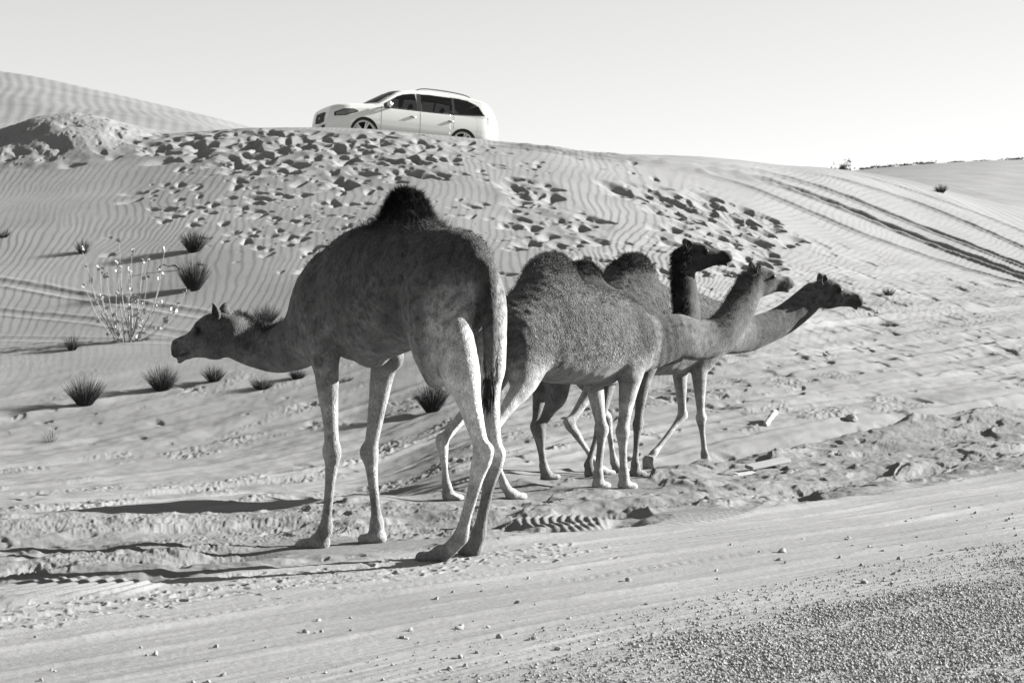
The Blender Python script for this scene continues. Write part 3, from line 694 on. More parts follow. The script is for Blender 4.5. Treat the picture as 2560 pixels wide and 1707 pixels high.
c.f.chain([(.88, 0, 1.52), (1.06, 0, 1.45), c.WD(762, 835, 12.85), c.WD(722, 862, 13.0), c.WD(680, 872, 13.1), c.WD(640, 862, 13.15), c.WD(605, 845, 13.14), c.WD(577, 828, 13.1)],
          [.29, .25, .20, .165, .143, .138, .140, .140], [.17, .15, .135, .118, .105, .098, .092, .09], (0, 0, 1), k=.07)
for sd, lst in ((1, [(-.50, .15, 1.55), c.L(1154, 930, .20), c.L(1207, 1133, .16), c.L(1152, 1340, .12)]), (-1, [(-.50, -.15, 1.55), (-.59, -.165, 1.08), c.L(1237, 1140, -.19), c.L(1196, 1340, -.2)])):
    ft = foot(c, 1128, 1396) if sd == 1 else foot(c, 1192, 1383)
    ft[1] = .10 if sd == 1 else -.22
    lst[3][2] = max(lst[3][2], .13)
    c.leg(lst + [ft], 'h', 1.0, (1, .15) if sd == 1 else (.9, -.5))
    c.f.chain([(-.46, sd * .13, 1.70), (-.54, (.18 if sd > 0 else -.145), 1.5), (-.60, (.19 if sd > 0 else -.15), 1.25), (-.66, (.19 if sd > 0 else -.155), 1.05)], [.16, .215, .175, .10], [.08, .125, .11, .075], (1, 0, 0), k=.02)
for sd, lst in ((1, [(.62, .22, 1.52), (.53, .235, 1.12), c.L(832, 1128, .22), c.L(815, 1318, .22)]), (-1, [(.62, -.22, 1.52), (.60, -.225, 1.12), c.L(925, 1130, -.19), c.L(943, 1305, -.18)])):
    ft = foot(c, 800, 1360) if sd == 1 else foot(c, 943, 1350)
    c.leg(lst + [ft], 'f', 1.0, (.8, .6) if sd == 1 else (1, .0), fat=.94)
    c.f.chain([(.72, sd * .17, 1.70), (.68, sd * .235, 1.50), (.60, sd * .245, 1.28), (.53, sd * .235, 1.12)], [.12, .16, .14, .10], [.07, .085, .08, .07], (1, 0, 0), k=.025)
c.dark += [(c.L(1112, 925, .24), .065, .35)]
c.head(c.WD(572, 812, 13.08), c.WD(424, 868, 13.22), (0, .05, 1), th=1.28, ear_back=.3, ear_len=.95)
anatomy(c, -.50, .60, 1.90, 1.20)
c.f.chain([(-.80, 0, 1.66), c.L(1215, 680, .0), c.L(1223, 760, .0), c.L(1226, 860, 0.0), c.L(1224, 940, 0)], [.06, .055, .048, .042, .03], [.06, .055, .045, .038, .03], (1, 0, 0), k=.03)
tone_m0 = coat(0, .85, 1.6, .19, .068, 201)
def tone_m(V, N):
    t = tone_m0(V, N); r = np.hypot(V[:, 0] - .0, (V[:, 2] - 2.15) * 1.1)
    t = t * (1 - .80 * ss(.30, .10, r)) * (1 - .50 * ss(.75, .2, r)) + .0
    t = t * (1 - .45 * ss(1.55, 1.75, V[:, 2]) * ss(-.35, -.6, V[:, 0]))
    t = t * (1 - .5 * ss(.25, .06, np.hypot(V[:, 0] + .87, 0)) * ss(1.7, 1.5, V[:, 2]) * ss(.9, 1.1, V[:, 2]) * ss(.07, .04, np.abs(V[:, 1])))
    t = t * (1 + 1.3 * ss(-.62, -.74, V[:, 0]) * ss(1.75, 1.5, V[:, 2]) * ss(.04, .08, np.abs(V[:, 1])))  # backs of the thighs paler: the sunlit strip painted into the coat
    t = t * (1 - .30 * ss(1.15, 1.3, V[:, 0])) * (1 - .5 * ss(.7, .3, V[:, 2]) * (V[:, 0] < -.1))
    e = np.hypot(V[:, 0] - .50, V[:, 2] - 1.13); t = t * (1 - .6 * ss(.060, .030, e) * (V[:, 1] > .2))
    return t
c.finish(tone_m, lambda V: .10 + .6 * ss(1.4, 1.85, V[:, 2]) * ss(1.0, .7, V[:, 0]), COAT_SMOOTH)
tag(c.root, 'tallest camel, standing in front, seen from behind, its head lowered to the left', 'camel', 'camels standing beside the track')
c.fur('hump_hair', lambda V, N: ss(1.95, 2.10, V[:, 2]) + .12 * ss(1.84, 2.0, V[:, 2]) * ss(.5, .25, np.abs(V[:, 0])), 20000, .070, .0022, HAIR_D, (-.2, .1, .30), .6, 3, (0, 0, -.03), 1.3)
hx, hy = c.loc(W(600, 800, 13.12))[0], c.loc(W(600, 800, 13.12))[1]
c.fur('mane', lambda V, N: ss(.5, .9, N[:, 2]) * ss(1.40, 1.60, V[:, 0] + .3 * V[:, 1]) * ss(.24, .16, V[:, 1]) * ss(1.2, 1.25, V[:, 2]), 3500, .040, .0022, HAIR_M, (.3, -.3, .3), .4, 4, (.0, -.02, -.01), .6)
c.fur('back_hair', lambda V, N: ss(.1, .8, N[:, 2]) * ss(1.6, 1.8, V[:, 2]) * (V[:, 0] < 1.1), 14000, .016, .002, HAIR_D, (-.9, 0, -.1), .3, 6, (0, 0, -.01))
def tail_hair(c, pts, n, ln, seed, mat=HAIR_D):
    r = np.random.default_rng(seed); pts = spl(np.array(pts), 8); i = r.integers(0, len(pts) - 1, n)
    P = pts[i] + r.normal(size=(n, 3)) * .012; D = (pts[i + 1] - pts[i]) / np.linalg.norm(pts[i + 1] - pts[i], axis=1)[:, None] + r.normal(size=(n, 3)) * .10
    return blades('tail_hair', P, D, ln * (.5 + .8 * r.random(n)), .005, mat, c.root, np.tile([0, 0, -.05], (n, 1)), seed)
tail_hair(c, [c.L(1222, 760, .0), c.L(1226, 860, 0.0), c.L(1225, 940, 0), c.L(1222, 985, 0)], 1500, .13, 8)

# ---------------- the woolly camel in the middle, walking to the right
c = A = Camel('camel', (.26, 16.3), 47, .0165)
c.field((-1.25, -.75, -.08), (3.3, .6, 2.1))
trunk(c, [(-.56, 1.42, 1.14, .08), (-.48, 1.52, 1.02, .17), (-.34, 1.60, .97, .25), (-.12, 1.64, .94, .31), (.12, 1.70, .91, .345), (.36, 1.72, .90, .36),
          (.62, 1.70, .90, .34), (.86, 1.66, .93, .275), (1.06, 1.58, .95, .21), (1.22, 1.48, .94, .17)])
c.f.chain([(.12, 0, 1.52), (.14, 0, 1.70), (.20, 0, 1.82), (.24, 0, 1.87)], [.50, .37, .24, .13], [.27, .20, .14, .09], (1, 0, 0), k=.10, cap=.6)
c.f.ball((.78, 0, .92), (.13, .07, .05), k=.05)
c.f.chain([(1.0, 0, 1.30), (1.22, 0, 1.22), c.WD(1690, 838, 17.4), c.WD(1738, 846, 17.6), c.WD(1780, 842, 17.75), c.WD(1817, 815, 17.85), c.WD(1845, 772, 17.95), c.WD(1866, 730, 18.0), c.WD(1880, 702, 18.02)],
          [.30, .25, .20, .18, .175, .175, .165, .145, .13], [.19, .155, .125, .115, .11, .11, .11, .105, .10], (-.4, 0, 1), k=.06)
for sd in (1, -1):
    c.f.chain([(-.22, sd * .13, 1.45), (-.32, sd * .18, 1.28), (-.38, sd * .185, 1.08), (-.44, sd * .18, .92)], [.14, .22, .19, .13], [.07, .11, .095, .07], (1, 0, 0), k=.06)
    c.f.chain([(.96, sd * .15, 1.45), (.93, sd * .205, 1.28), (.88, sd * .215, 1.10), (.84, sd * .205, .95)], [.13, .18, .155, .11], [.06, .08, .08, .07], (1, 0, 0), k=.03)
c.leg([(-.28, .14, 1.30), (-.45, .19, .90), c.L(1106, 1100, .10), up3(foot(c, 1122, 1248), -.03, 0, .13), foot(c, 1122, 1248)], 'h', .88, (1, 0))
rf = gfoot(c, -.55, -.16); c.leg([(-.30, -.14, 1.30), (-.46, -.19, .90), (-.84, -.17, .50), up3(rf, -.09, 0, .12), rf], 'h', .88, (1, 0))
lf = foot(c, 1494, 1217); lf[1] = .10; c.leg([(.90, .18, 1.25), (.84, .19, .93), (lf[0] + .10, .14, .49), up3(lf, 0, 0, .12), lf], 'f', .88, (1, .1), fat=1.15)
rf = foot(c, 1552, 1219); rf[1] = -.13; c.leg([(.92, -.18, 1.25), (.86, -.20, .93), c.L(1556, 1076, -.18), up3(rf, 0, 0, .12), rf], 'f', .88, (1, -.1), fat=1.2)
c.head(c.WD(1876, 690, 18.0), c.WD(1983, 703, 18.2), (-.1, -.12, 1), ear_back=.15, ear_len=.75)
anatomy(c, -.26, .86, 1.66, .95, .88)
tone_a0 = coat(0, .8, 1.35, .25, .098, 211)
def tone_a(V, N):
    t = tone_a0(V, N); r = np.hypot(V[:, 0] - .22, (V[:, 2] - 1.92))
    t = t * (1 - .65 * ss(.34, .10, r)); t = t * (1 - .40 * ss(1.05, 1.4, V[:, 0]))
    return t * (1 - .6 * ss(.26, .12, np.hypot(V[:, 0] - 1.06, (V[:, 2] - 1.33) * .8)))  # dark shoulder patch: cast head and neck shadow painted into the coat
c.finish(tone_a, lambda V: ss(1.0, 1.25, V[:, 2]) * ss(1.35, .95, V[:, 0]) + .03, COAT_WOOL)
tag(c.root, 'woolly camel with sunlit flank, facing right just behind the tall camel', 'camel', 'camels standing beside the track')
c.fur('hump_hair', lambda V, N: ss(1.76, 1.86, V[:, 2]) + .35 * ss(.2, .7, N[:, 2]) * ss(1.5, 1.65, V[:, 2]), 12000, .030, .0026, HAIR_D, (0, 0, .4), .5, 13, (0, 0, -.01), .6)
c.fur('wool', lambda V, N: ss(1.0, 1.2, V[:, 2]) * ss(1.6, 1.2, V[:, 0]), 8000, .014, .003, HAIR_L, (-.3, 0, -.2), .6, 14, (0, 0, -.008), 1.3)
c.fur('mane', lambda V, N: ss(1.35, 1.5, V[:, 0]) * ss(.3, -.5, N[:, 0]) * ss(.0, .5, N[:, 2] - .5 * N[:, 0]), 3000, .018, .0026, HAIR_M, (-.5, 0, -.3), .4, 15)
tail_hair(c, [(-.58, 0, 1.35), (-.64, .0, 1.15), (-.66, .0, .95), (-.66, .02, .75)], 900, .10, 17)

# ---------------- the camel with its head held high, mostly hidden
c = B = Camel('camel', (.68, 17.8), 45, .0175)
c.field((-1.15, -.7, -.08), (2.3, .6, 2.4))
trunk(c, [(-.84, 1.42, 1.14, .08), (-.74, 1.54, 1.02, .17), (-.60, 1.62, .97, .25), (-.38, 1.67, .94, .31), (-.12, 1.72, .91, .33), (.12, 1.74, .90, .34),
          (.36, 1.72, .90, .32), (.58, 1.68, .93, .26), (.76, 1.60, .97, .20), (.92, 1.50, .98, .16)])
c.f.chain([(-.10, 0, 1.60), (-.08, 0, 1.75), (-.06, 0, 1.86), (-.06, 0, 1.92)], [.42, .28, .18, .09], [.25, .18, .12, .07], (1, 0, 0), k=.09, cap=.6)
c.f.chain([(.72, 0, 1.32), (.92, 0, 1.22), c.WD(1700, 850, 18.55), c.WD(1718, 800, 18.65), c.WD(1716, 745, 18.66), c.WD(1710, 695, 18.66), c.WD(1708, 655, 18.66), c.WD(1712, 635, 18.66)],
          [.28, .24, .18, .14, .13, .125, .12, .12], [.18, .15, .12, .105, .10, .095, .09, .09], (-.8, 0, .6), k=.06)
for sd in (1, -1):
    c.f.chain([(-.46, sd * .13, 1.45), (-.56, sd * .18, 1.28), (-.60, sd * .185, 1.08), (-.62, sd * .18, .92)], [.14, .22, .19, .13], [.07, .11, .095, .07], (1, 0, 0), k=.06)
    c.f.chain([(.66, sd * .15, 1.48), (.63, sd * .205, 1.28), (.58, sd * .215, 1.10), (.54, sd * .205, .98)], [.11, .15, .13, .09], [.06, .08, .075, .06], (1, 0, 0), k=.05)
f1 = foot(c, 1367, 1197); print('B hind', f1); f1[1] = -.14
f1 = gfoot(c, c.L(1367, 1190, -.14)[0], -.14)
c.leg([(-.52, -.14, 1.30), c.L(1392, 985, -.17), c.L(1350, 1067, -.15), up3(f1, -.04, 0, .12), f1], 'h', .88, (1, 0))
f2 = gfoot(c, f1[0] + .26, .12); c.leg([(-.50, .14, 1.30), (-.42, .18, .90), (f2[0] - .10, .14, .48), up3(f2, -.03, 0, .12), f2], 'h', .88, (1, 0))
f3 = gfoot(c, c.L(1474, 1186, .14)[0], .14)
c.leg([(.60, .17, 1.28), (.50, .18, .96), c.L(1500, 1060, .14), up3(f3, -.02, 0, .12), f3], 'f', .86, (1, 0))
f4 = gfoot(c, .46, -.15); c.leg([(.60, -.17, 1.28), (.54, -.19, .96), (.50, -.15, .50), up3(f4, 0, 0, .12), f4], 'f', .86, (1, 0))
c.head(c.WD(1710, 630, 18.66), c.WD(1830, 636, 18.72), (-.05, -.1, 1), ear_back=.6, ear_len=.75)
tone_b0 = coat(0, .7, 1.4, 0.123, 0.045, 221)
def tone_b(V, N):
    t = tone_b0(V, N); return t * (1 - .65 * ss(.32, .10, np.hypot(V[:, 0] + .05, V[:, 2] - 1.97))) * (1 - .40 * ss(1.6, 1.8, V[:, 2]) * (V[:, 0] > .8))
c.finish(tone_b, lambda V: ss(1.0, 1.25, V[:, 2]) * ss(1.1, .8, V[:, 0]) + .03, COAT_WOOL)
tag(c.root, 'camel holding its head highest on an upright neck, its body hidden between two others', 'camel', 'camels standing beside the track')
c.fur('hump_hair', lambda V, N: ss(1.78, 1.9, V[:, 2]) * (V[:, 0] < .6), 7000, .030, .0026, HAIR_D, (0, 0, .4), .5, 23, (0, 0, -.01), .6)
c.fur('mane', lambda V, N: (V[:, 0] > .85) * ss(-.1, -.6, N[:, 0]) * (V[:, 2] > 1.35), 4500, .045, .003, HAIR_D, (-.5, -.1, -.8), .4, 24)
c.fur('beard', lambda V, N: (V[:, 0] > .95) * ss(.2, .7, N[:, 0]) * ss(1.25, 1.4, V[:, 2]) * ss(1.9, 1.8, V[:, 2]), 1500, .028, .003, HAIR_M, (.5, 0, -.5), .4, 25)
tail_hair(c, [(-.86, -.02, 1.35), (-.95, -.02, 1.15), (-1.02, -.02, 1.0), (-.96, -.03, .86)], 700, .10, 27)

# ---------------- the farthest camel, striding, its neck stretched forward
c = CC = Camel('camel', (1.15, 19.3), 45, .0185)
c.field((-1.35, -.85, -.08), (3.5, .6, 2.3))
trunk(c, [(-.86, 1.46, 1.20, .08), (-.76, 1.58, 1.06, .17), (-.60, 1.68, 1.0, .26), (-.38, 1.73, .97, .32), (-.12, 1.78, .94, .35), (.14, 1.80, .93, .36),
          (.42, 1.79, .92, .35), (.74, 1.76, .93, .30), (1.05, 1.72, .97, .25), (1.26, 1.66, 1.06, .19), (1.44, 1.56, 1.17, .14)])
c.f.chain([(-.02, 0, 1.66), (-.0, 0, 1.84), (-.0, 0, 1.97), (-.02, 0, 2.03)], [.48, .36, .24, .12], [.28, .20, .14, .09], (1, 0, 0), k=.10, cap=.6)
c.f.chain([(1.24, 0, 1.40), (1.48, 0, 1.34), c.WD(1868, 832, 20.6), c.WD(1915, 817, 20.75), c.WD(1962, 794, 20.9), c.WD(2008, 758, 21.0), c.WD(2038, 730, 21.05)],
          [.27, .22, .185, .165, .16, .155, .14], [.19, .155, .12, .11, .105, .10, .10], (-.3, 0, 1), k=.06)
for sd in (1, -1):
    c.f.chain([(-.50, sd * .13, 1.5), (-.60, sd * .18, 1.3), (-.64, sd * .185, 1.1), (-.66, sd * .18, .95)], [.14, .22, .19, .13], [.07, .11, .095, .07], (1, 0, 0), k=.06)
    c.f.chain([(1.04, sd * .15, 1.55), (.98, sd * .205, 1.32), (.93, sd * .215, 1.14), (.90, sd * .20, 1.02)], [.12, .16, .14, .09], [.06, .08, .075, .06], (1, 0, 0), k=.05)
f1 = gfoot(c, c.L(1508, 1180, -.14)[0], -.14)
c.leg([(-.55, -.14, 1.34), (-.66, -.17, .90), c.L(1424, 1056, -.15), up3(f1, -.09, 0, .11), f1], 'h', .9, (1, 0))
f2 = gfoot(c, c.L(1545, 1178, .14)[0], .14)
c.leg([(-.55, .14, 1.34), (-.50, .17, .92), (f2[0] - .16, .14, .52), up3(f2, -.06, 0, .12), f2], 'h', .9, (1, 0))
f3 = gfoot(c, c.L(1763, 1152, -.14)[0], -.14)
c.leg([(.92, -.18, 1.25), c.L(1748, 930, -.18), c.L(1752, 1042, -.15), up3(f3, -.01, 0, .12), f3], 'f', .88, (1, 0))
k3 = c.L(1706, 1036, .15); fe = c.L(1634, 1130, .15); f4 = c.L(1612, 1152, .15)
c.leg([(.98, .18, 1.25), c.L(1700, 930, .17), k3, fe, f4], 'f', .88, (1, 0), lift=(.35, 0, -.9))
c.head(c.WD(2042, 716, 21.05), c.WD(2158, 747, 21.15), (.05, -.2, 1), ear_back=.45, ear_len=.75)
anatomy(c, -.52, .90, 1.74, .98, .9)
tone_c0 = coat(0, .7, 1.3, .22, .085, 231)
def tone_c(V, N):
    t = tone_c0(V, N); return t * (1 - .6 * ss(.36, .10, np.hypot(V[:, 0] + .1, V[:, 2] - 2.04))) * (1 - .35 * ss(1.5, 1.8, V[:, 0]))
c.finish(tone_c, lambda V: ss(1.0, 1.25, V[:, 2]) * ss(1.6, 1.1, V[:, 0]) + .03, COAT_WOOL)
tag(c.root, 'farthest camel striding to the right, one front hoof lifted, neck stretched low and forward', 'camel', 'camels standing beside the track')
c.fur('hump_hair', lambda V, N: ss(1.88, 1.98, V[:, 2]) * (V[:, 0] < .6), 8000, .032, .003, HAIR_D, (0, 0, .4), .5, 33, (0, 0, -.01), .6)
c.fur('wool', lambda V, N: ss(1.2, 1.4, V[:, 2]) * ss(1.7, 1.5, V[:, 0]), 5000, .016, .004, HAIR_L, (-.3, 0, -.2), .6, 34, (0, 0, -.008), 1.3)
# ------------------------------------------------------------------ the white car on the crest
import bmesh
PAINT = flat_mat('white_paint', .5, .22, spec=.5, coat=.6); PLAST = flat_mat('black_plastic', .008, .6, spec=.2); RUBBER = flat_mat('rubber', .012, .8)
GLASS = flat_mat('tinted_glass', .02, .04, spec=1.0); RIM = flat_mat('alloy', .45, .3, metal=.9); LAMP = flat_mat('lamp_glass', .08, .08, spec=1.0)
CHROME = flat_mat('bright_trim', .25, .35, metal=.7); SEATM = flat_mat('seat_cloth', .12, .9); REDL = flat_mat('tail_glass', .35, .1, spec=.8); PLATE = flat_mat('plate', .45, .5)
def _g():
    m, n, l, b = new_mat('window_glass'); n.remove(b)
    t = n.new('ShaderNodeBsdfTransparent'); t.inputs[0].default_value = (.20, .20, .20, 1)
    g = n.new('ShaderNodeBsdfGlossy'); g.inputs['Roughness'].default_value = .03
    f = n.new('ShaderNodeFresnel'); f.inputs[0].default_value = 1.5; x = n.new('ShaderNodeMixShader')
    l.new(f.outputs[0], x.inputs[0]); l.new(t.outputs[0], x.inputs[1]); l.new(g.outputs[0], x.inputs[2]); l.new(x.outputs[0], n['Material Output'].inputs[0]); return m
WGL = _g()
CL, CW2 = 4.66, .945                         # length, half width; local x: 0 at the nose, growing backwards; y to the car's left; z up
_tx = np.array([0, .05, .12, .28, .55, .90, 1.18, 1.28, 1.55, 1.85, 2.02, 2.25, 2.7, 3.2, 3.7, 4.05, 4.28, 4.42, 4.52, 4.60, 4.66])
_tz = np.array([.70, .93, 1.00, 1.045, 1.085, 1.12, 1.15, 1.185, 1.355, 1.53, 1.60, 1.65, 1.68, 1.675, 1.65, 1.60, 1.54, 1.42, 1.26, 1.09, .80])
_bx = np.array([0, 1.25, 1.9, 2.6, 3.3, 3.9, 4.3, 4.66]); _bz = np.array([.86, 1.03, 1.045, 1.05, 1.06, 1.10, 1.14, 1.05])     # belt line
def top(x): return np.interp(x, _tx, _tz)
def belt(x): return np.minimum(np.interp(x, _bx, _bz), top(x) - .02)
def plan(x):                                 # half width in plan
    f = np.clip(x / .55, 0, 1); r = np.clip((CL - x) / .55, 0, 1)
    return CW2 * (.76 + .24 * np.sin(f * np.pi / 2) ** .7) * (.80 + .20 * np.sin(r * np.pi / 2) ** .7)
def side_y(x, z):                            # half width of the body at x, z
    b = belt(x); lo = 1 - .07 * np.clip((.62 - z) / .4, 0, 1) ** 1.5; hi = 1 - .055 * np.clip((z - .72) / .35, 0, 1) ** 1.5
    g = np.clip((z - b) / .62, 0, 1.2); tum = 1 - .27 * g - .05 * g * g
    return plan(x) * lo * hi * np.where(z > b, tum, 1)
WA = [(.93, .365, .375), (3.63, .365, .375)]
xs = np.unique(np.concatenate([np.linspace(0, CL, 230), _tx] + [np.array([a - r, a - r + .01, a + r - .01, a + r]) for a, _, r in WA]))
def bottom(x):
    z = np.interp(x, [0, .15, .5, 4.2, 4.5, CL], [.36, .27, .24, .24, .30, .42])
    for a, zc, r in WA:
        d = np.abs(x - a); z = np.where(d < r, np.maximum(z, zc + np.sqrt(np.maximum(r * r - d * d, 0)) * 1.02), z)
    return z
NS = 70
rowsC = []
for x in xs:
    zb, zt = float(bottom(x)), float(top(x)); rr = min(.085, (zt - zb) * .3); ztw = zt - rr
    zz = np.linspace(zb, ztw, NS); yy = side_y(np.full(NS, x), zz); pts = list(zip(yy, zz))
    yt = yy[-1]
    for k in range(1, 6):
        a = k / 6 * math.pi / 2; pts.append((yt - rr * 1.6 * (1 - math.cos(a)), ztw + rr * math.sin(a) * .85))
    yr = pts[-1][0]; zr = pts[-1][1]
    for k in range(1, 7): f = 1 - k / 6; pts.append((yr * f, zr + (zt - zr) * (1 - f * f)))
    full = pts + [(-y, z) for y, z in pts[-2::-1]]
    rowsC.append([(x, y, z) for y, z in full])
RC = np.array(rowsC); nr_, nc_ = RC.shape[:2]; VC = RC.reshape(-1, 3); QC = gridquads(nr_, nc_)
# window openings are cut out of the shell: skip faces whose centre lies in a pane
FW = [(1.42, 2.34), (2.46, 3.32), (3.38, 4.20)]
def pane_hi(x): return top(x) - .115 - .02 * (x > 3.9)
def in_pane(x, z, m=0.0):
    b = belt(x) + .035
    for a, c in FW:
        if a - m < x < c + m and z > b - m and z < pane_hi(x) + m:
            if c > 4 and x > 3.75 and z > np.interp(x, [3.75, 4.05, 4.20], [pane_hi(3.75), 1.40, 1.16]) + m: return False
            return True
    return False
ctr = VC[QC].mean(1)
ws = (ctr[:, 0] > 1.30) & (ctr[:, 0] < 2.00) & (np.abs(ctr[:, 1]) < .74 - .16 * (ctr[:, 0] - 1.3)) & (ctr[:, 2] > top(ctr[:, 0]) - .16)
rw = (ctr[:, 0] > 4.30) & (ctr[:, 0] < 4.52) & (np.abs(ctr[:, 1]) < .55) & (ctr[:, 2] > top(ctr[:, 0]) - .10)
bow = .24 * ss(.95, 1.35, VC[:, 0]) * ss(2.7, 1.9, VC[:, 0]) * ss(1.10, 1.22, VC[:, 2]) * np.clip(1 - (VC[:, 1] / .80) ** 2, 0, 1)
side = np.array([abs(p[1]) > .5 and in_pane(p[0], p[2]) for p in ctr])
VC[:, 0] -= bow                              # the windscreen bows forward in plan
car = bpy.data.objects.new('parked_car', None); COL.objects.link(car)
fl_ = np.concatenate([QC[~(ws | side | rw)]])
capf = [list(range(nc_))[::-1], list(range((nr_ - 1) * nc_, nr_ * nc_))]
loops = np.concatenate([fl_.ravel(), capf[0], capf[1]]); sizes = np.concatenate([np.full(len(fl_), 4), [nc_, nc_]])
body = link('body', mesh('body', VC, loops, sizes), PAINT, car)
def shell(name, mask, mat, off=-.012):
    q = QC[mask]; ids, inv = np.unique(q, return_inverse=True); v = VC[ids].copy(); n = vnormals(VC, QC)[ids]; v -= n * (-off if n[:, 2].mean() > -2 else off)
    return link(name, qmesh(name, v, inv.reshape(q.shape)), mat, car)
shell('windscreen', ws, flat_mat('dark_glass', .012, .25, spec=.04)); shell('rear_window', rw, GLASS)
for sgn in (1, -1):
    for a, c in FW:
        mk = side & (np.sign(ctr[:, 1]) == sgn) & (ctr[:, 0] > a) & (ctr[:, 0] < c)
        shell('side_window', mk, WGL)
def box(name, lo, hi, mat, bev=.01, parent=None, seg=2):
    bm = bmesh.new(); bmesh.ops.create_cube(bm, size=1)
    for v in bm.verts: v.co = Vector([(lo[i] + hi[i]) / 2 + v.co[i] * (hi[i] - lo[i]) for i in range(3)])
    if bev: bmesh.ops.bevel(bm, geom=bm.edges[:], offset=bev, segments=seg, affect='EDGES')
    me = bpy.data.meshes.new(name); bm.to_mesh(me); bm.free()
    for p in me.polygons: p.use_smooth = True
    return link(name, me, mat, parent if parent is not None else car)
def side_patch(name, xlo, xhi, zlo, zhi, mat, sgn, off=.006, n=14, m=6, parent=None, front=False):
    """a patch laid on the flank: zlo, zhi are functions of x"""
    X = np.linspace(xlo, xhi, n); V = []
    for x in X:
        a, b = zlo(x), zhi(x)
        for k in range(m): z = a + (b - a) * k / (m - 1); V.append((x, sgn * (side_y(np.array(x), np.array(z)) + off), z))
    return link(name, qmesh(name, np.array(V), gridquads(n, m)), mat, parent or car)
def nose_patch(name, ylo, yhi, zlo, zhi, mat, off=.008, n=16, m=8, parent=None):
    """a patch wrapped on the rounded nose, zlo/zhi functions of y"""
    V = []
    zf = lambda z: np.interp(z, _tz[:5], _tx[:5]) if z > .62 else 0
    for y in np.linspace(ylo, yhi, n):
        a, b = zlo(y), zhi(y)
        for k in range(m):
            z = a + (b - a) * k / (m - 1); x = float(zf(z))
            while side_y(np.array(x), np.array(z)) < abs(y) and x < 1: x += .01
            V.append((x - off, y, z))
    return link(name, qmesh(name, np.array(V), gridquads(n, m)), mat, parent or car)
for sgn in (1, -1):
    hl = side_patch('headlight', .13, .74, lambda x: np.interp(x, [.13, .4, .74], [.70, .73, .86]), lambda x: np.interp(x, [.13, .35, .62, .74], [.80, .90, .93, .89]), PLAST, sgn, .004)
    side_patch('lens', .17, .68, lambda x: np.interp(x, [.17, .4, .68], [.725, .755, .865]), lambda x: np.interp(x, [.17, .35, .58, .68], [.785, .875, .905, .88]), LAMP, sgn, .008, parent=hl)
    side_patch('tail_light', 4.30, 4.58, lambda x: .93, lambda x: np.interp(x, [4.3, 4.58], [1.13, 1.0]), REDL, sgn, .004)
    for x0, x1 in ((2.14, 2.30), (3.18, 3.34)):                        # door handles
        yy = float(side_y(np.array(x0), np.array(.90)))
        h_ = box('door_handle', (x0, sgn * yy - .004 if sgn > 0 else -yy - .035, .885), (x1, sgn * yy + .035 if sgn > 0 else -yy + .004, .915), CHROME, .008)
    for x0 in (2.42,):                                                # gap between the doors
        side_patch('door_gap', x0, x0 + .010, lambda x: .30, lambda x: belt(x), PLAST, sgn, .002, 2, 12)
    side_patch('door_gap', 1.36, 1.369, lambda x: .32, lambda x: belt(x) - .02, PLAST, sgn, .002, 2, 12)
    side_patch('door_gap', 3.335, 3.344, lambda x: .72, lambda x: belt(x), PLAST, sgn, .006, 2, 12)
    for a in (2.34, 3.32):                                            # black pillars between the panes
        side_patch('window_pillar', a, a + (.12 if a < 3 else .06), lambda x: belt(x) + .035, lambda x: pane_hi(x), PLAST, sgn, .002, 3, 6)
    side_patch('window_trim', 1.34, 4.22, lambda x: belt(x) + .012, lambda x: belt(x) + .040, PLAST, sgn, .003, 40, 2)
    # mirror
    ym = float(side_y(np.array(1.62), np.array(1.10)))
    mr = box('mirror', (1.48, min(sgn * (ym + .03), sgn * (ym + .26)), 1.06), (1.60, max(sgn * (ym + .03), sgn * (ym + .26)), 1.215), PAINT, .045, seg=4)
    box('mirror_arm', (1.52, min(sgn * (ym - .04), sgn * (ym + .10)), 1.045), (1.60, max(sgn * (ym - .04), sgn * (ym + .10)), 1.08), PLAST, .01, mr)
    # roof rail: a bowed bar on two feet
    bm_pts = [(2.35, .52, 1.635), (2.5, .535, 1.70), (2.75, .54, 1.725), (3.3, .54, 1.72), (3.75, .52, 1.68), (3.95, .50, 1.605)]
    P_ = spl(bm_pts, 6); P_[:, 1] *= sgn; Vr = []
    for p in P_:
        for k in range(6): a = k / 6 * 6.283; Vr.append(p + np.array([0, .018 * math.cos(a), .014 * math.sin(a)]))
    q_ = []
    for i in range(len(P_) - 1):
        for k in range(6): q_.append([i * 6 + k, i * 6 + (k + 1) % 6, (i + 1) * 6 + (k + 1) % 6, (i + 1) * 6 + k])
    link('roof_rail', qmesh('roof_rail', np.array(Vr), q_), PLAST, car)
nose_patch('grille', -.40, .40, lambda y: .56 + .05 * abs(y), lambda y: .84 - .02 * abs(y), PLAST, .012)
nose_patch('lower_grille', -.52, .52, lambda y: .335, lambda y: .50, PLAST, .010)
nose_patch('number_plate', -.26, .26, lambda y: .40, lambda y: .49, PLATE, .022)
bd = nose_patch('grille_badge', -.05, .05, lambda y: .69 - .03 * math.sqrt(max(0, 1 - (y / .07) ** 2)), lambda y: .69 + .03 * math.sqrt(max(0, 1 - (y / .07) ** 2)), CHROME, .02)
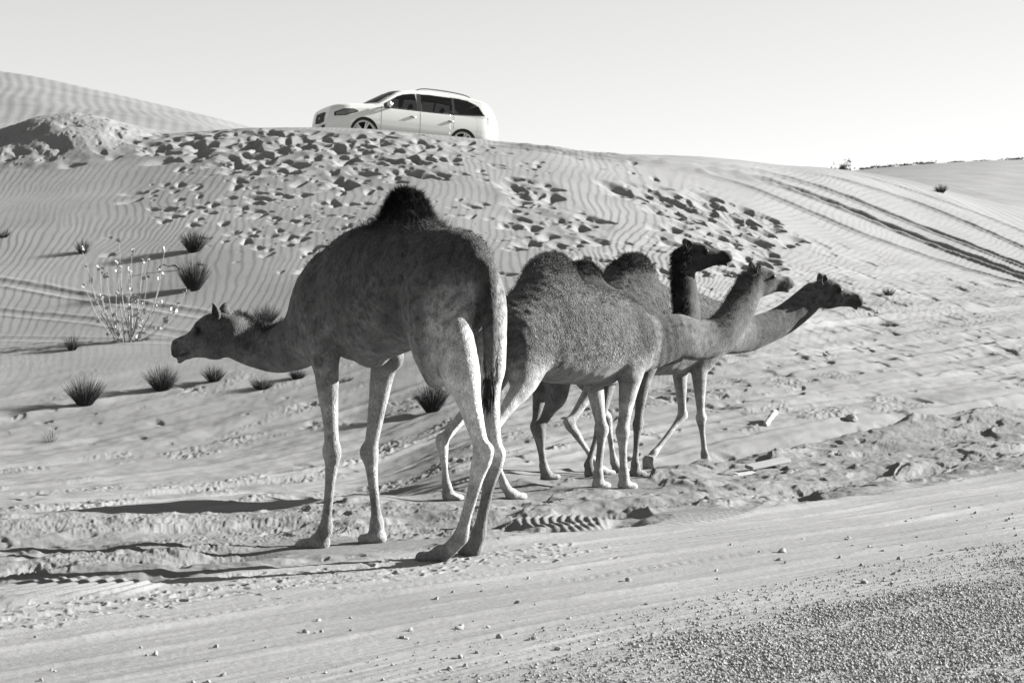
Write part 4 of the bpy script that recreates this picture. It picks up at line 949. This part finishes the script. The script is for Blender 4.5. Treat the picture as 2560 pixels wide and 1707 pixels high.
# floor, arches, wheels
box('underbody', (.2, -.78, .22), (4.45, .78, .34), PLAST, .03)
for a, zc, r in WA:
    for sgn in (1, -1):
        bm = bmesh.new(); bmesh.ops.create_cone(bm, segments=40, radius1=.365, radius2=.365, depth=.24, cap_ends=False)
        bmesh.ops.create_cone(bm, segments=40, radius1=.30, radius2=.365, depth=.02, cap_ends=False, matrix=Matrix.Translation((0, 0, -.13)))
        bmesh.ops.create_cone(bm, segments=40, radius1=.365, radius2=.30, depth=.02, cap_ends=False, matrix=Matrix.Translation((0, 0, .13)))
        me = bpy.data.meshes.new('tyre'); bm.to_mesh(me); bm.free()
        for p in me.polygons: p.use_smooth = True
        wh = bpy.data.objects.new('wheel', None); COL.objects.link(wh); wh.parent = car; wh.location = (a, sgn * .80, zc); wh.rotation_euler = (R(90), 0, 0)
        link('tyre', me, RUBBER, wh)
        bm = bmesh.new(); zo = -.10 * sgn
        bmesh.ops.create_cone(bm, segments=40, radius1=.30, radius2=.30, depth=.18, cap_ends=False)
        bmesh.ops.create_cone(bm, segments=40, radius1=.26, radius2=.30, depth=.02, cap_ends=False, matrix=Matrix.Translation((0, 0, zo)))
        bmesh.ops.create_cone(bm, segments=24, radius1=.07, radius2=.07, depth=.05, cap_ends=True, matrix=Matrix.Translation((0, 0, zo)))
        for k in range(5):
            for d in (-.13, .13):
                bmesh.ops.create_cube(bm, size=1, matrix=Matrix.Rotation(k * 2 * math.pi / 5 + d, 4, 'Z') @ Matrix.Translation((.17, 0, zo)) @ Matrix.Diagonal((.24, .035, .03, 1)))
        me = bpy.data.meshes.new('rim'); bm.to_mesh(me); bm.free(); link('rim', me, RIM, wh)
        bm = bmesh.new(); bmesh.ops.create_cone(bm, segments=30, radius1=.29, radius2=.29, depth=.01, cap_ends=True); me = bpy.data.meshes.new('brake_disc'); bm.to_mesh(me); bm.free(); link('brake_disc', me, PLAST, wh)
        V = []                                                        # dark arch liner
        for k in range(25):
            t = math.pi * k / 24; V += [(a + math.cos(t) * (r + .005), sgn * .90, zc + math.sin(t) * (r + .005)), (a + math.cos(t) * (r + .005), sgn * .52, zc + math.sin(t) * (r + .005))]
        link('wheel_arch', qmesh('wheel_arch', np.array(V), gridquads(25, 2)), PLAST, car)
# seats and steering wheel seen through the glass
for sx, sy in ((2.05, .38), (2.05, -.38), (2.95, .40), (2.95, -.40)):
    st_ = box('seat', (sx, sy - .24, .45), (sx + .5, sy + .24, .62), SEATM, .06)
    box('seat_back', (sx + .42, sy - .23, .6), (sx + .56, sy + .23, 1.20), SEATM, .06, st_)
    box('headrest', (sx + .46, sy - .12, 1.24), (sx + .55, sy + .12, 1.42), SEATM, .04, st_)
box('dashboard', (1.30, -.70, .75), (1.70, .70, 1.03), PLAST, .06)
box('roof_aerial', (3.98, -.01, 1.56), (4.02, .01, 1.70), PLAST, .004)
# place it on the far side of the crest, nose to the left and a little towards us
yaw, pitch = R(21.5), R(-4.2)
car.rotation_euler = (0, pitch * -1, yaw)
px_, py_ = W(904, 300, 51.2)[:2]
CARZ = 6.26
rotm = Matrix.Rotation(yaw, 3, 'Z') @ Matrix.Rotation(-pitch, 3, 'Y')
off = rotm @ Vector((.93, -.80, 0)); car.location = (px_ - off.x, py_ - off.y, CARZ - off.z)
tag(car, 'white station wagon with roof rails parked on the crest of the dune', 'car')
# ------------------------------------------------------------------ desert plants
GRASS = flat_mat('wiry_grass', .045, .8, spec=.2, noise=.5, scale=40); GRASS2 = flat_mat('dry_grass', .10, .8, spec=.2, noise=.4, scale=40)
STEM = flat_mat('pale_stem', .22, .8, noise=.2, scale=50); LEAF = flat_mat('pale_leaf', .27, .7, noise=.25, scale=25); WOOD = flat_mat('dead_wood', .04, .9, noise=.4, scale=30)
def tuft(u, v, hpx, wpx, n, label, seed, lean=0, group='grass tufts on the sand', mat=None, flat=1.0, cat='grass tuft', name='grass_tuft'):
    p = hit(u, v); Y = p[1]; h = hpx / FPX * Y; w_ = wpx / FPX * Y / 2
    r = np.random.default_rng(seed); a = r.random(n) * 6.283; q = r.random(n) ** .6
    root = np.stack([np.cos(a) * q * w_ * .30, np.sin(a) * q * w_ * .30, np.zeros(n) - .02], 1)
    sp = q * w_ / h * 1.15
    D = np.stack([np.cos(a) * sp + lean + r.normal(size=n) * .12, np.sin(a) * sp + r.normal(size=n) * .12, np.ones(n) * flat], 1)
    L = h * (.55 + .55 * r.random(n)) * np.sqrt(1 - .45 * q * q)
    # blades in three jointed pieces, bending outwards a little
    D /= np.linalg.norm(D, axis=1)[:, None]; side = np.cross(D, r.normal(size=(n, 3))); side /= np.linalg.norm(side, axis=1)[:, None]
    wd = max(.0035, Y * .00011) * (.7 + .6 * r.random(n)); out = np.stack([np.cos(a), np.sin(a), np.zeros(n) - .25], 1) * (.10 * L * q)[:, None]
    V = []
    for t, k in ((0, 1), (.35, 1), (.7, .75)):
        c = root + D * (L * t)[:, None] + out * t * t
        V += [c - side * (wd * k / 2)[:, None], c + side * (wd * k / 2)[:, None]]
    V.append(root + D * L[:, None] + out); V = np.stack(V, 1).reshape(-1, 3); i = np.arange(n)[:, None] * 7
    loops = (i + np.array([[0, 1, 3, 2, 2, 3, 5, 4, 4, 5, 6]])).ravel(); sizes = np.tile([4, 4, 3], n)
    o = link(name, mesh(name, V, loops, sizes, False), mat or GRASS, None, tuple(p)); tag(o, label, cat, group); return o
T = tuft
T(484, 626, 66, 76, 900, 'round dark grass tuft on the dune slope, the upper of two one above the other', 1)
T(484, 722, 92, 84, 1100, 'tall grass tuft on the slope with a dead branch at its left, lower of two', 2)
T(208, 630, 44, 50, 260, 'thin upright grass tuft above the leafy shrub, its shadow trailing left', 3)
T(10, 590, 30, 44, 200, 'grass tuft cut by the left edge of the picture, on the rippled slope', 4)
T(180, 872, 46, 46, 320, 'small grass tuft directly left of the base of the leafy shrub', 5)
T(212, 1008, 84, 110, 900, 'broad spiky grass tuft nearest the left corner, long shadow reaching the edge', 6)
T(405, 972, 76, 100, 800, 'spiky grass tuft on the sand just below the muzzle of the tall camel', 7)
T(535, 950, 52, 70, 520, 'grass tuft under the jaw of the tall camel', 8)
T(655, 968, 42, 86, 420, 'low flattened grass tuft below the neck of the tall camel', 9)
T(745, 942, 36, 60, 420, 'grass tuft peeping out between neck and foreleg of the tall camel', 10)
T(662, 806, 62, 90, 650, 'grass tuft behind the dip of the tall camel\'s neck', 11)
T(1080, 1024, 84, 96, 950, 'dark spiky grass tuft right in front of the tall camel\'s hind knee', 12)
T(868, 948, 26, 50, 110, 'faint sparse grass tuft seen between the front legs of the tall camel', 13, mat=GRASS2)
T(128, 1100, 44, 70, 60, 'nearly bare dry grass tuft low on the left, above the churned sand', 14, mat=GRASS2)
T(2222, 734, 26, 46, 220, 'small grass tuft on the flat sand right of the camels\' heads', 15)
T(2222, 812, 24, 90, 300, 'low dark grass tuft on the flat sand farthest right below the wheel tracks', 16)
T(1800, 990, 14, 60, 90, 'sparse flat grass tuft on the sand right of the farthest camel\'s legs', 17, mat=GRASS2)
T(2352, 478, 26, 44, 260, 'small dark bush alone on the pale slope beyond the wheel tracks', 18, cat='bush', name='desert_bush', group='bushes on the far dunes')
# scrub along the far dune crest
def scrub(u, v, Y, w_, h, seed, label):
    r = np.random.default_rng(seed); x = (u - 1280) / FPX * Y; z = H(x, Y)[0]; n = int(200 * w_)
    h = h * (.65 if h < .5 else 1); c = r.normal(size=(n, 3)) * np.array([w_ * .26, w_ * .2, h * .25]); c[:, 2] = np.abs(c[:, 2]) + .15 * h
    c *= (1 + .3 * np.sin(c[:, :1] * 7)); s_ = .05 + .06 * r.random(n); a = r.normal(size=(n, 3)); a /= np.linalg.norm(a, axis=1)[:, None]; b = np.cross(a, r.normal(size=(n, 3))); b /= np.linalg.norm(b, axis=1)[:, None]
    V = np.stack([c - a * s_[:, None], c + b * s_[:, None] * .6, c + a * s_[:, None], c - b * s_[:, None] * .6], 1).reshape(-1, 3)
    root = bpy.data.objects.new('desert_shrub', None); COL.objects.link(root); root.location = (x, Y, z)
    link('foliage', qmesh('foliage', V, np.arange(4 * n).reshape(-1, 4), False), GRASS2, root)
    Vt, Qt = [], []
    for k in range(5):
        an = k * 1.3 + r.random(); P0 = np.array([0, 0, -.1]); P1 = np.array([math.cos(an) * w_ * .28, math.sin(an) * w_ * .2, h * .6]); o = len(Vt)
        for t in (0, .5, 1):
            p = P0 + (P1 - P0) * t
            for j in range(4): Vt.append(p + np.array([math.cos(j * 1.571), math.sin(j * 1.571), 0]) * .05 * (1 - .7 * t))
        for i in range(2):
            for j in range(4): Qt.append([o + i * 4 + j, o + i * 4 + (j + 1) % 4, o + i * 4 + 4 + (j + 1) % 4, o + i * 4 + 4 + j])
    link('stem', qmesh('stem', np.array(Vt), Qt), WOOD, root); tag(root, label, 'bush', 'bushes on the far dunes'); return root
scrub(2108, 410, 136.5, 1.0, .95, 51, 'lone dark shrub standing on the skyline at the dip right of the dune')
for k, (u, Y, w_, h, lb) in enumerate([
    (2165, 137.5, 1.1, .18, 'low scrub on the skyline, next to the right of the lone shrub'), (2215, 138, 1.5, .22, 'wider low scrub on the far crest, second right of the lone shrub'),
    (2262, 138.5, .9, .25, 'small rounded scrub on the far crest, midway to the right edge'), (2318, 139, 1.4, .25, 'long dark scrub on the far crest, longest of the row'),
    (2390, 139.5, 1.0, .18, 'faint low scrub on the far crest, third from the right edge'), (2455, 139.5, .9, .18, 'thin low scrub on the far crest, second from the right edge'),
    (2535, 139.5, 1.4, .25, 'dark scrub at the right end of the far crest')]):
    scrub(u, 0, Y, w_, h, 60 + k, lb)
# ---- the leafy shrub with pale stems and round leaves
def shrub():
    p = hit(318, 850); Y = p[1]; k = Y / FPX
    root = bpy.data.objects.new('leafy_shrub', None); COL.objects.link(root); root.location = tuple(p)
    r = np.random.default_rng(77)
    tips = [(-18, 250), (95, 230), (-100, 225), (40, 205), (140, 125), (-118, 140), (-70, 180), (-48, 165), (60, 150), (20, 215), (0, 130), (80, 90), (100, 50), (-30, 120), (120, 75), (-60, 110), (50, 205), (-20, 190), (30, 110), (-90, 150), (10, 170), (85, 165)]
    LV, LQ = [], []
    def leafs(c, n, sz):
        for _ in range(n):
            o = len(LV); a = r.normal(size=3); a[2] = abs(a[2]) * .9 + .2; a /= np.linalg.norm(a); b = np.cross(a, r.normal(size=3)); b /= np.linalg.norm(b); s_ = sz * (.6 + .7 * r.random()); cc = c + r.normal(size=3) * .02; nn = np.cross(a, b)
            for t, w_, dd in ((0, .12, 0), (.25, .42, .04), (.55, .5, .06), (.85, .3, .02), (1, .04, -.04)):
                LV.append(cc + a * t * s_ - b * w_ * s_ + nn * dd * s_ * 2); LV.append(cc + a * t * s_ + nn * (-dd) * s_); LV.append(cc + a * t * s_ + b * w_ * s_ + nn * dd * s_ * 2)
            for i in range(4):
                for j in range(2): LQ.append([o + i * 3 + j, o + i * 3 + j + 1, o + i * 3 + 4 + j, o + i * 3 + 3 + j])
    for (dx, h) in tips:
        dx += r.normal() * 3; dy = r.normal() * 35; b0 = np.array([dx * .22 * k + r.normal() * .03, dy * .2 * k, -.03]); tp = np.array([dx * k, dy * k, h * k])
        mid = b0 + (tp - b0) * .5 + np.array([dx * k * .08, 0, -h * k * .05]) + r.normal(size=3) * .02
        P = spl([b0, mid, tp], 7); V, Q = [], []
        for i, q in enumerate(P):
            t = i / (len(P) - 1); rad = .010 * (1 - .6 * t)
            for j in range(5): V.append(q + np.array([math.cos(j * 1.257), math.sin(j * 1.257), 0]) * rad)
            if i:
                for j in range(5): Q.append([(i - 1) * 5 + j, (i - 1) * 5 + (j + 1) % 5, i * 5 + (j + 1) % 5, i * 5 + j])
        link('stem', qmesh('stem', np.array(V), Q), STEM, root)
        leafs(tp, 5, .058)
        for t in r.random(3): leafs(P[int(t * (len(P) - 1))], 2, .055)
    o = link('foliage', qmesh('foliage', np.array(LV), LQ, False), LEAF, root); 
    tag(root, 'pale leafy shrub with bare upright stems and small round leaves', 'shrub')
shrub()
# ---- dead branch beside the grass
def stick(name, pts, rad, mat, label, cat, group=None, ns=7, taper=.6):
    P = spl(np.array(pts, float), 6); o0 = P[0].copy(); V, Q = [], []; r = np.random.default_rng(int(abs(o0[0]) * 100))
    for i, q in enumerate(P):
        t = i / (len(P) - 1); d = P[min(i + 1, len(P) - 1)] - P[max(i - 1, 0)]; d /= np.linalg.norm(d); a = np.cross(d, [0, 0, 1.]); a /= np.linalg.norm(a); b = np.cross(a, d)
        rd = rad * (1 - taper * t) * (1 + .2 * r.normal())
        for j in range(ns): V.append(q - o0 + (a * math.cos(j * 6.283 / ns) + b * math.sin(j * 6.283 / ns)) * rd)
        if i:
            for j in range(ns): Q.append([(i - 1) * ns + j, (i - 1) * ns + (j + 1) % ns, i * ns + (j + 1) % ns, i * ns + j])
    loops = np.concatenate([np.array(Q).ravel(), np.arange(ns)[::-1], np.arange(ns) + (len(P) - 1) * ns]); sizes = np.concatenate([np.full(len(Q), 4), [ns, ns]])
    o = link(name, mesh(name, np.array(V), loops, sizes), mat, None, tuple(o0)); tag(o, label, cat, group); return o
def on(u, v, dz=0): p = hit(u, v); return p + np.array([0, 0, dz])
a_ = on(450, 672); k = a_[1] / FPX
stick('dead_branch', [a_ + np.array([0, 0, .01]), a_ + np.array([-14 * k, .05, 12 * k]), a_ + np.array([-28 * k, .0, 10 * k]), a_ + np.array([-42 * k, -.05, 13 * k]), a_ + np.array([-58 * k, 0, 1 * k])], .02, WOOD, 'crooked dark dead branch lying on the slope beside the lower grass tuft', 'branch')
# ---- litter and stones on the sand
BONE = flat_mat('bleached', .22, .7, noise=.1, scale=40); STONE = flat_mat('stone', .19, .9, noise=.35, scale=60)
a_ = on(1912, 1062); k = a_[1] / FPX
stick('bleached_stick', [a_ + np.array([0, 0, .0]), a_ + np.array([18 * k, .25, 14 * k]), a_ + np.array([38 * k, .5, 30 * k])], .035, BONE, 'pale weathered stick poking up from the sand at right', 'stick', ns=9, taper=-.15)
def plank(name, u, v, dx, dy, wd, th, tilt, label, cat, mat):
    p = hit(u, v); an = math.atan2(dy, dx); L = math.hypot(dx, dy)
    bm = bmesh.new(); bmesh.ops.create_cube(bm, size=1); r = random.Random(int(u))
    for q in bm.verts: q.co = Vector((q.co.x * L, q.co.y * wd * (1 + .15 * r.random()), q.co.z * th))
    bmesh.ops.bevel(bm, geom=bm.edges[:], offset=th * .2, segments=2, affect='EDGES')
    me = bpy.data.meshes.new(name); bm.to_mesh(me); bm.free()
    o = link(name, me, mat, None, (p[0], p[1], p[2] + th * .5 + math.sin(tilt) * L * .45)); o.rotation_euler = (R(12), -tilt, an); tag(o, label, cat); return o
plank('plank', 1920, 1166, .42, .35, .10, .035, R(6), 'pale plank propped on a sand heap, casting a black shadow, right of the camels', 'plank', BONE)
plank('wood_scrap', 1862, 1184, .20, .20, .05, .02, R(2), 'short white scrap of wood lying left of the plank', 'wood scrap', BONE)
def rock_mesh(seed, sub=2, rough=.35):
    bm = bmesh.new(); bmesh.ops.create_icosphere(bm, subdivisions=sub, radius=1); r = random.Random(seed)
    pl = [(Vector((r.gauss(0, 1), r.gauss(0, 1), r.gauss(0, 1))).normalized(), .55 + .35 * r.random()) for _ in range(9)]
    for q in bm.verts:
        for n, d in pl:
            t = q.co.dot(n) - d
            if t > 0: q.co -= n * t
        q.co += Vector((r.gauss(0, 1), r.gauss(0, 1), r.gauss(0, 1))) * .03
    me = bpy.data.meshes.new('stone'); bm.to_mesh(me); bm.free(); me.materials.append(STONE); return me
RK = [rock_mesh(s) for s in range(8)]
def stone(u, v, rpx, label, group=None, i=0, sq=.75, name='stone', emb=.35):
    p = hit(u, v); rad = rpx / FPX * p[1]
    o = bpy.data.objects.new(name, RK[i % 8]); COL.objects.link(o); o.location = (p[0], p[1], p[2] + rad * sq * emb)
    o.scale = (rad, rad * .9, rad * sq); o.rotation_euler = (0, 0, i * 1.7); tag(o, label, 'stone', group); return o
GR = 'loose stones scattered over the track'
stone(2128, 1048, 18, 'large rounded stone half sunk in the flat sand at right', None, 3)
for k, (u, v, q, lb) in enumerate([(1152, 1563, 9, 'stone on the bare track, topmost of the few below the tall camel'), (1150, 1640, 10, 'flat dark stone with a shadow on the bare track, below the tall camel'),
        (1335, 1595, 10, 'pale pointed stone with a broad shadow near the middle of the bottom edge'), (1570, 1448, 10, 'pale stone at the upper left end of the stone scatter'),
        (1955, 1377, 12, 'sharp stone set alone above the main scatter at right'), (2160, 1454, 12, 'largest pointed stone beside the gravel patch'), (2428, 1602, 12, 'lone larger dark stone lying within the dense gravel'),
        (520, 1702, 8, 'small stone cut by the bottom edge, left of the middle')]):
    stone(u, v, q, lb, GR, k)
rg = np.random.default_rng(99); cnt = 0
while cnt < 190:                                                     # the scatter of pebbles between the wheel marks and the gravel
    s0 = rg.uniform(2.5, 17); t0 = -5.55 + rg.normal() * .55
    x = SD[0] * s0 + SD[1] * t0; y = SD[1] * s0 - SD[0] * t0
    if y < 6.9 or abs(x / y) > .36 or t0 > -4.5 or t0 < -7.2 or rg.random() > ss(1.0, 6.5, s0) + .12: continue
    rad = .006 + .012 * rg.random() ** 2
    o = bpy.data.objects.new('pebble', RK[cnt % 8]); COL.objects.link(o); o.location = (x, y, H(x, y)[0] + rad * .1)
    o.scale = (rad * (1 + .4 * rg.random()), rad, rad * .75); o.rotation_euler = (rg.random(), rg.random(), rg.random() * 6)
    tag(o, 'small loose pebble among the scatter on the bare track', 'pebble', 'loose pebbles scattered over the track'); cnt += 1
# ---- dense gravel: countless, one mesh
def gravel(n, seed):
    r = np.random.default_rng(seed)
    s0 = r.uniform(.5, 19, n * 4); t0 = r.uniform(-5.2, -1.6, n * 4)
    x = SD[0] * s0 + SD[1] * t0; y = SD[1] * s0 - SD[0] * t0
    dens = ss(-4.7, -4.1, t0 + .5 * pn(s0 * .9, t0 * .9, 301)) * (1 - .75 * ss(-3.3, -2.7, t0 + .3 * pn(s0, t0, 302))) * np.clip(.6 + 1.7 * pn(s0 * 1.6, t0 * 3.0, 303) + .4 * pn(s0 * 5, t0 * 8, 304), .22, 1) + .05
    far = ss(.0, .17, x / y + .02 * (y - 7))
    k = (y > 6.3) & (np.abs(x / y) < .44) & (r.random(n * 4) < dens * (.25 + .75 * far)); x, y = x[k][:n], y[k][:n]; m = len(x)
    rad = .0028 + .0075 * r.random(m) ** 4; z = H(x, y) + rad * .35
    base = np.array([(0, 0, 1), (1, 0, .1), (.2, .95, 0), (-.9, .4, .05), (-.7, -.7, 0), (.4, -.9, .1), (0, 0, -.8)], float)
    tri = np.array([[0, 1, 2], [0, 2, 3], [0, 3, 4], [0, 4, 5], [0, 5, 1], [6, 2, 1], [6, 3, 2], [6, 4, 3], [6, 5, 4], [6, 1, 5]])
    a = r.random(m) * 6.283; c, s_ = np.cos(a), np.sin(a); jit = 1 + .35 * r.normal(size=(m, 7, 3)) * .6
    B = base[None] * jit; X = B[:, :, 0] * c[:, None] - B[:, :, 1] * s_[:, None]; Yv = B[:, :, 0] * s_[:, None] + B[:, :, 1] * c[:, None]
    tl = r.normal(size=(m, 1)) * .4; Zv = B[:, :, 2] + X * tl
    V = np.stack([x[:, None] + X * rad[:, None], y[:, None] + Yv * rad[:, None], z[:, None] + Zv * rad[:, None] * .85], 2).reshape(-1, 3)
    Q = (tri[None] + (np.arange(m) * 7)[:, None, None]).reshape(-1, 3)
    o = link('gravel', qmesh('gravel', V, Q, False), STONE); tag(o, 'dense dark gravel covering the lower right corner of the track', 'gravel', kind='stuff'); return m
print('gravel', gravel(240000, 4))
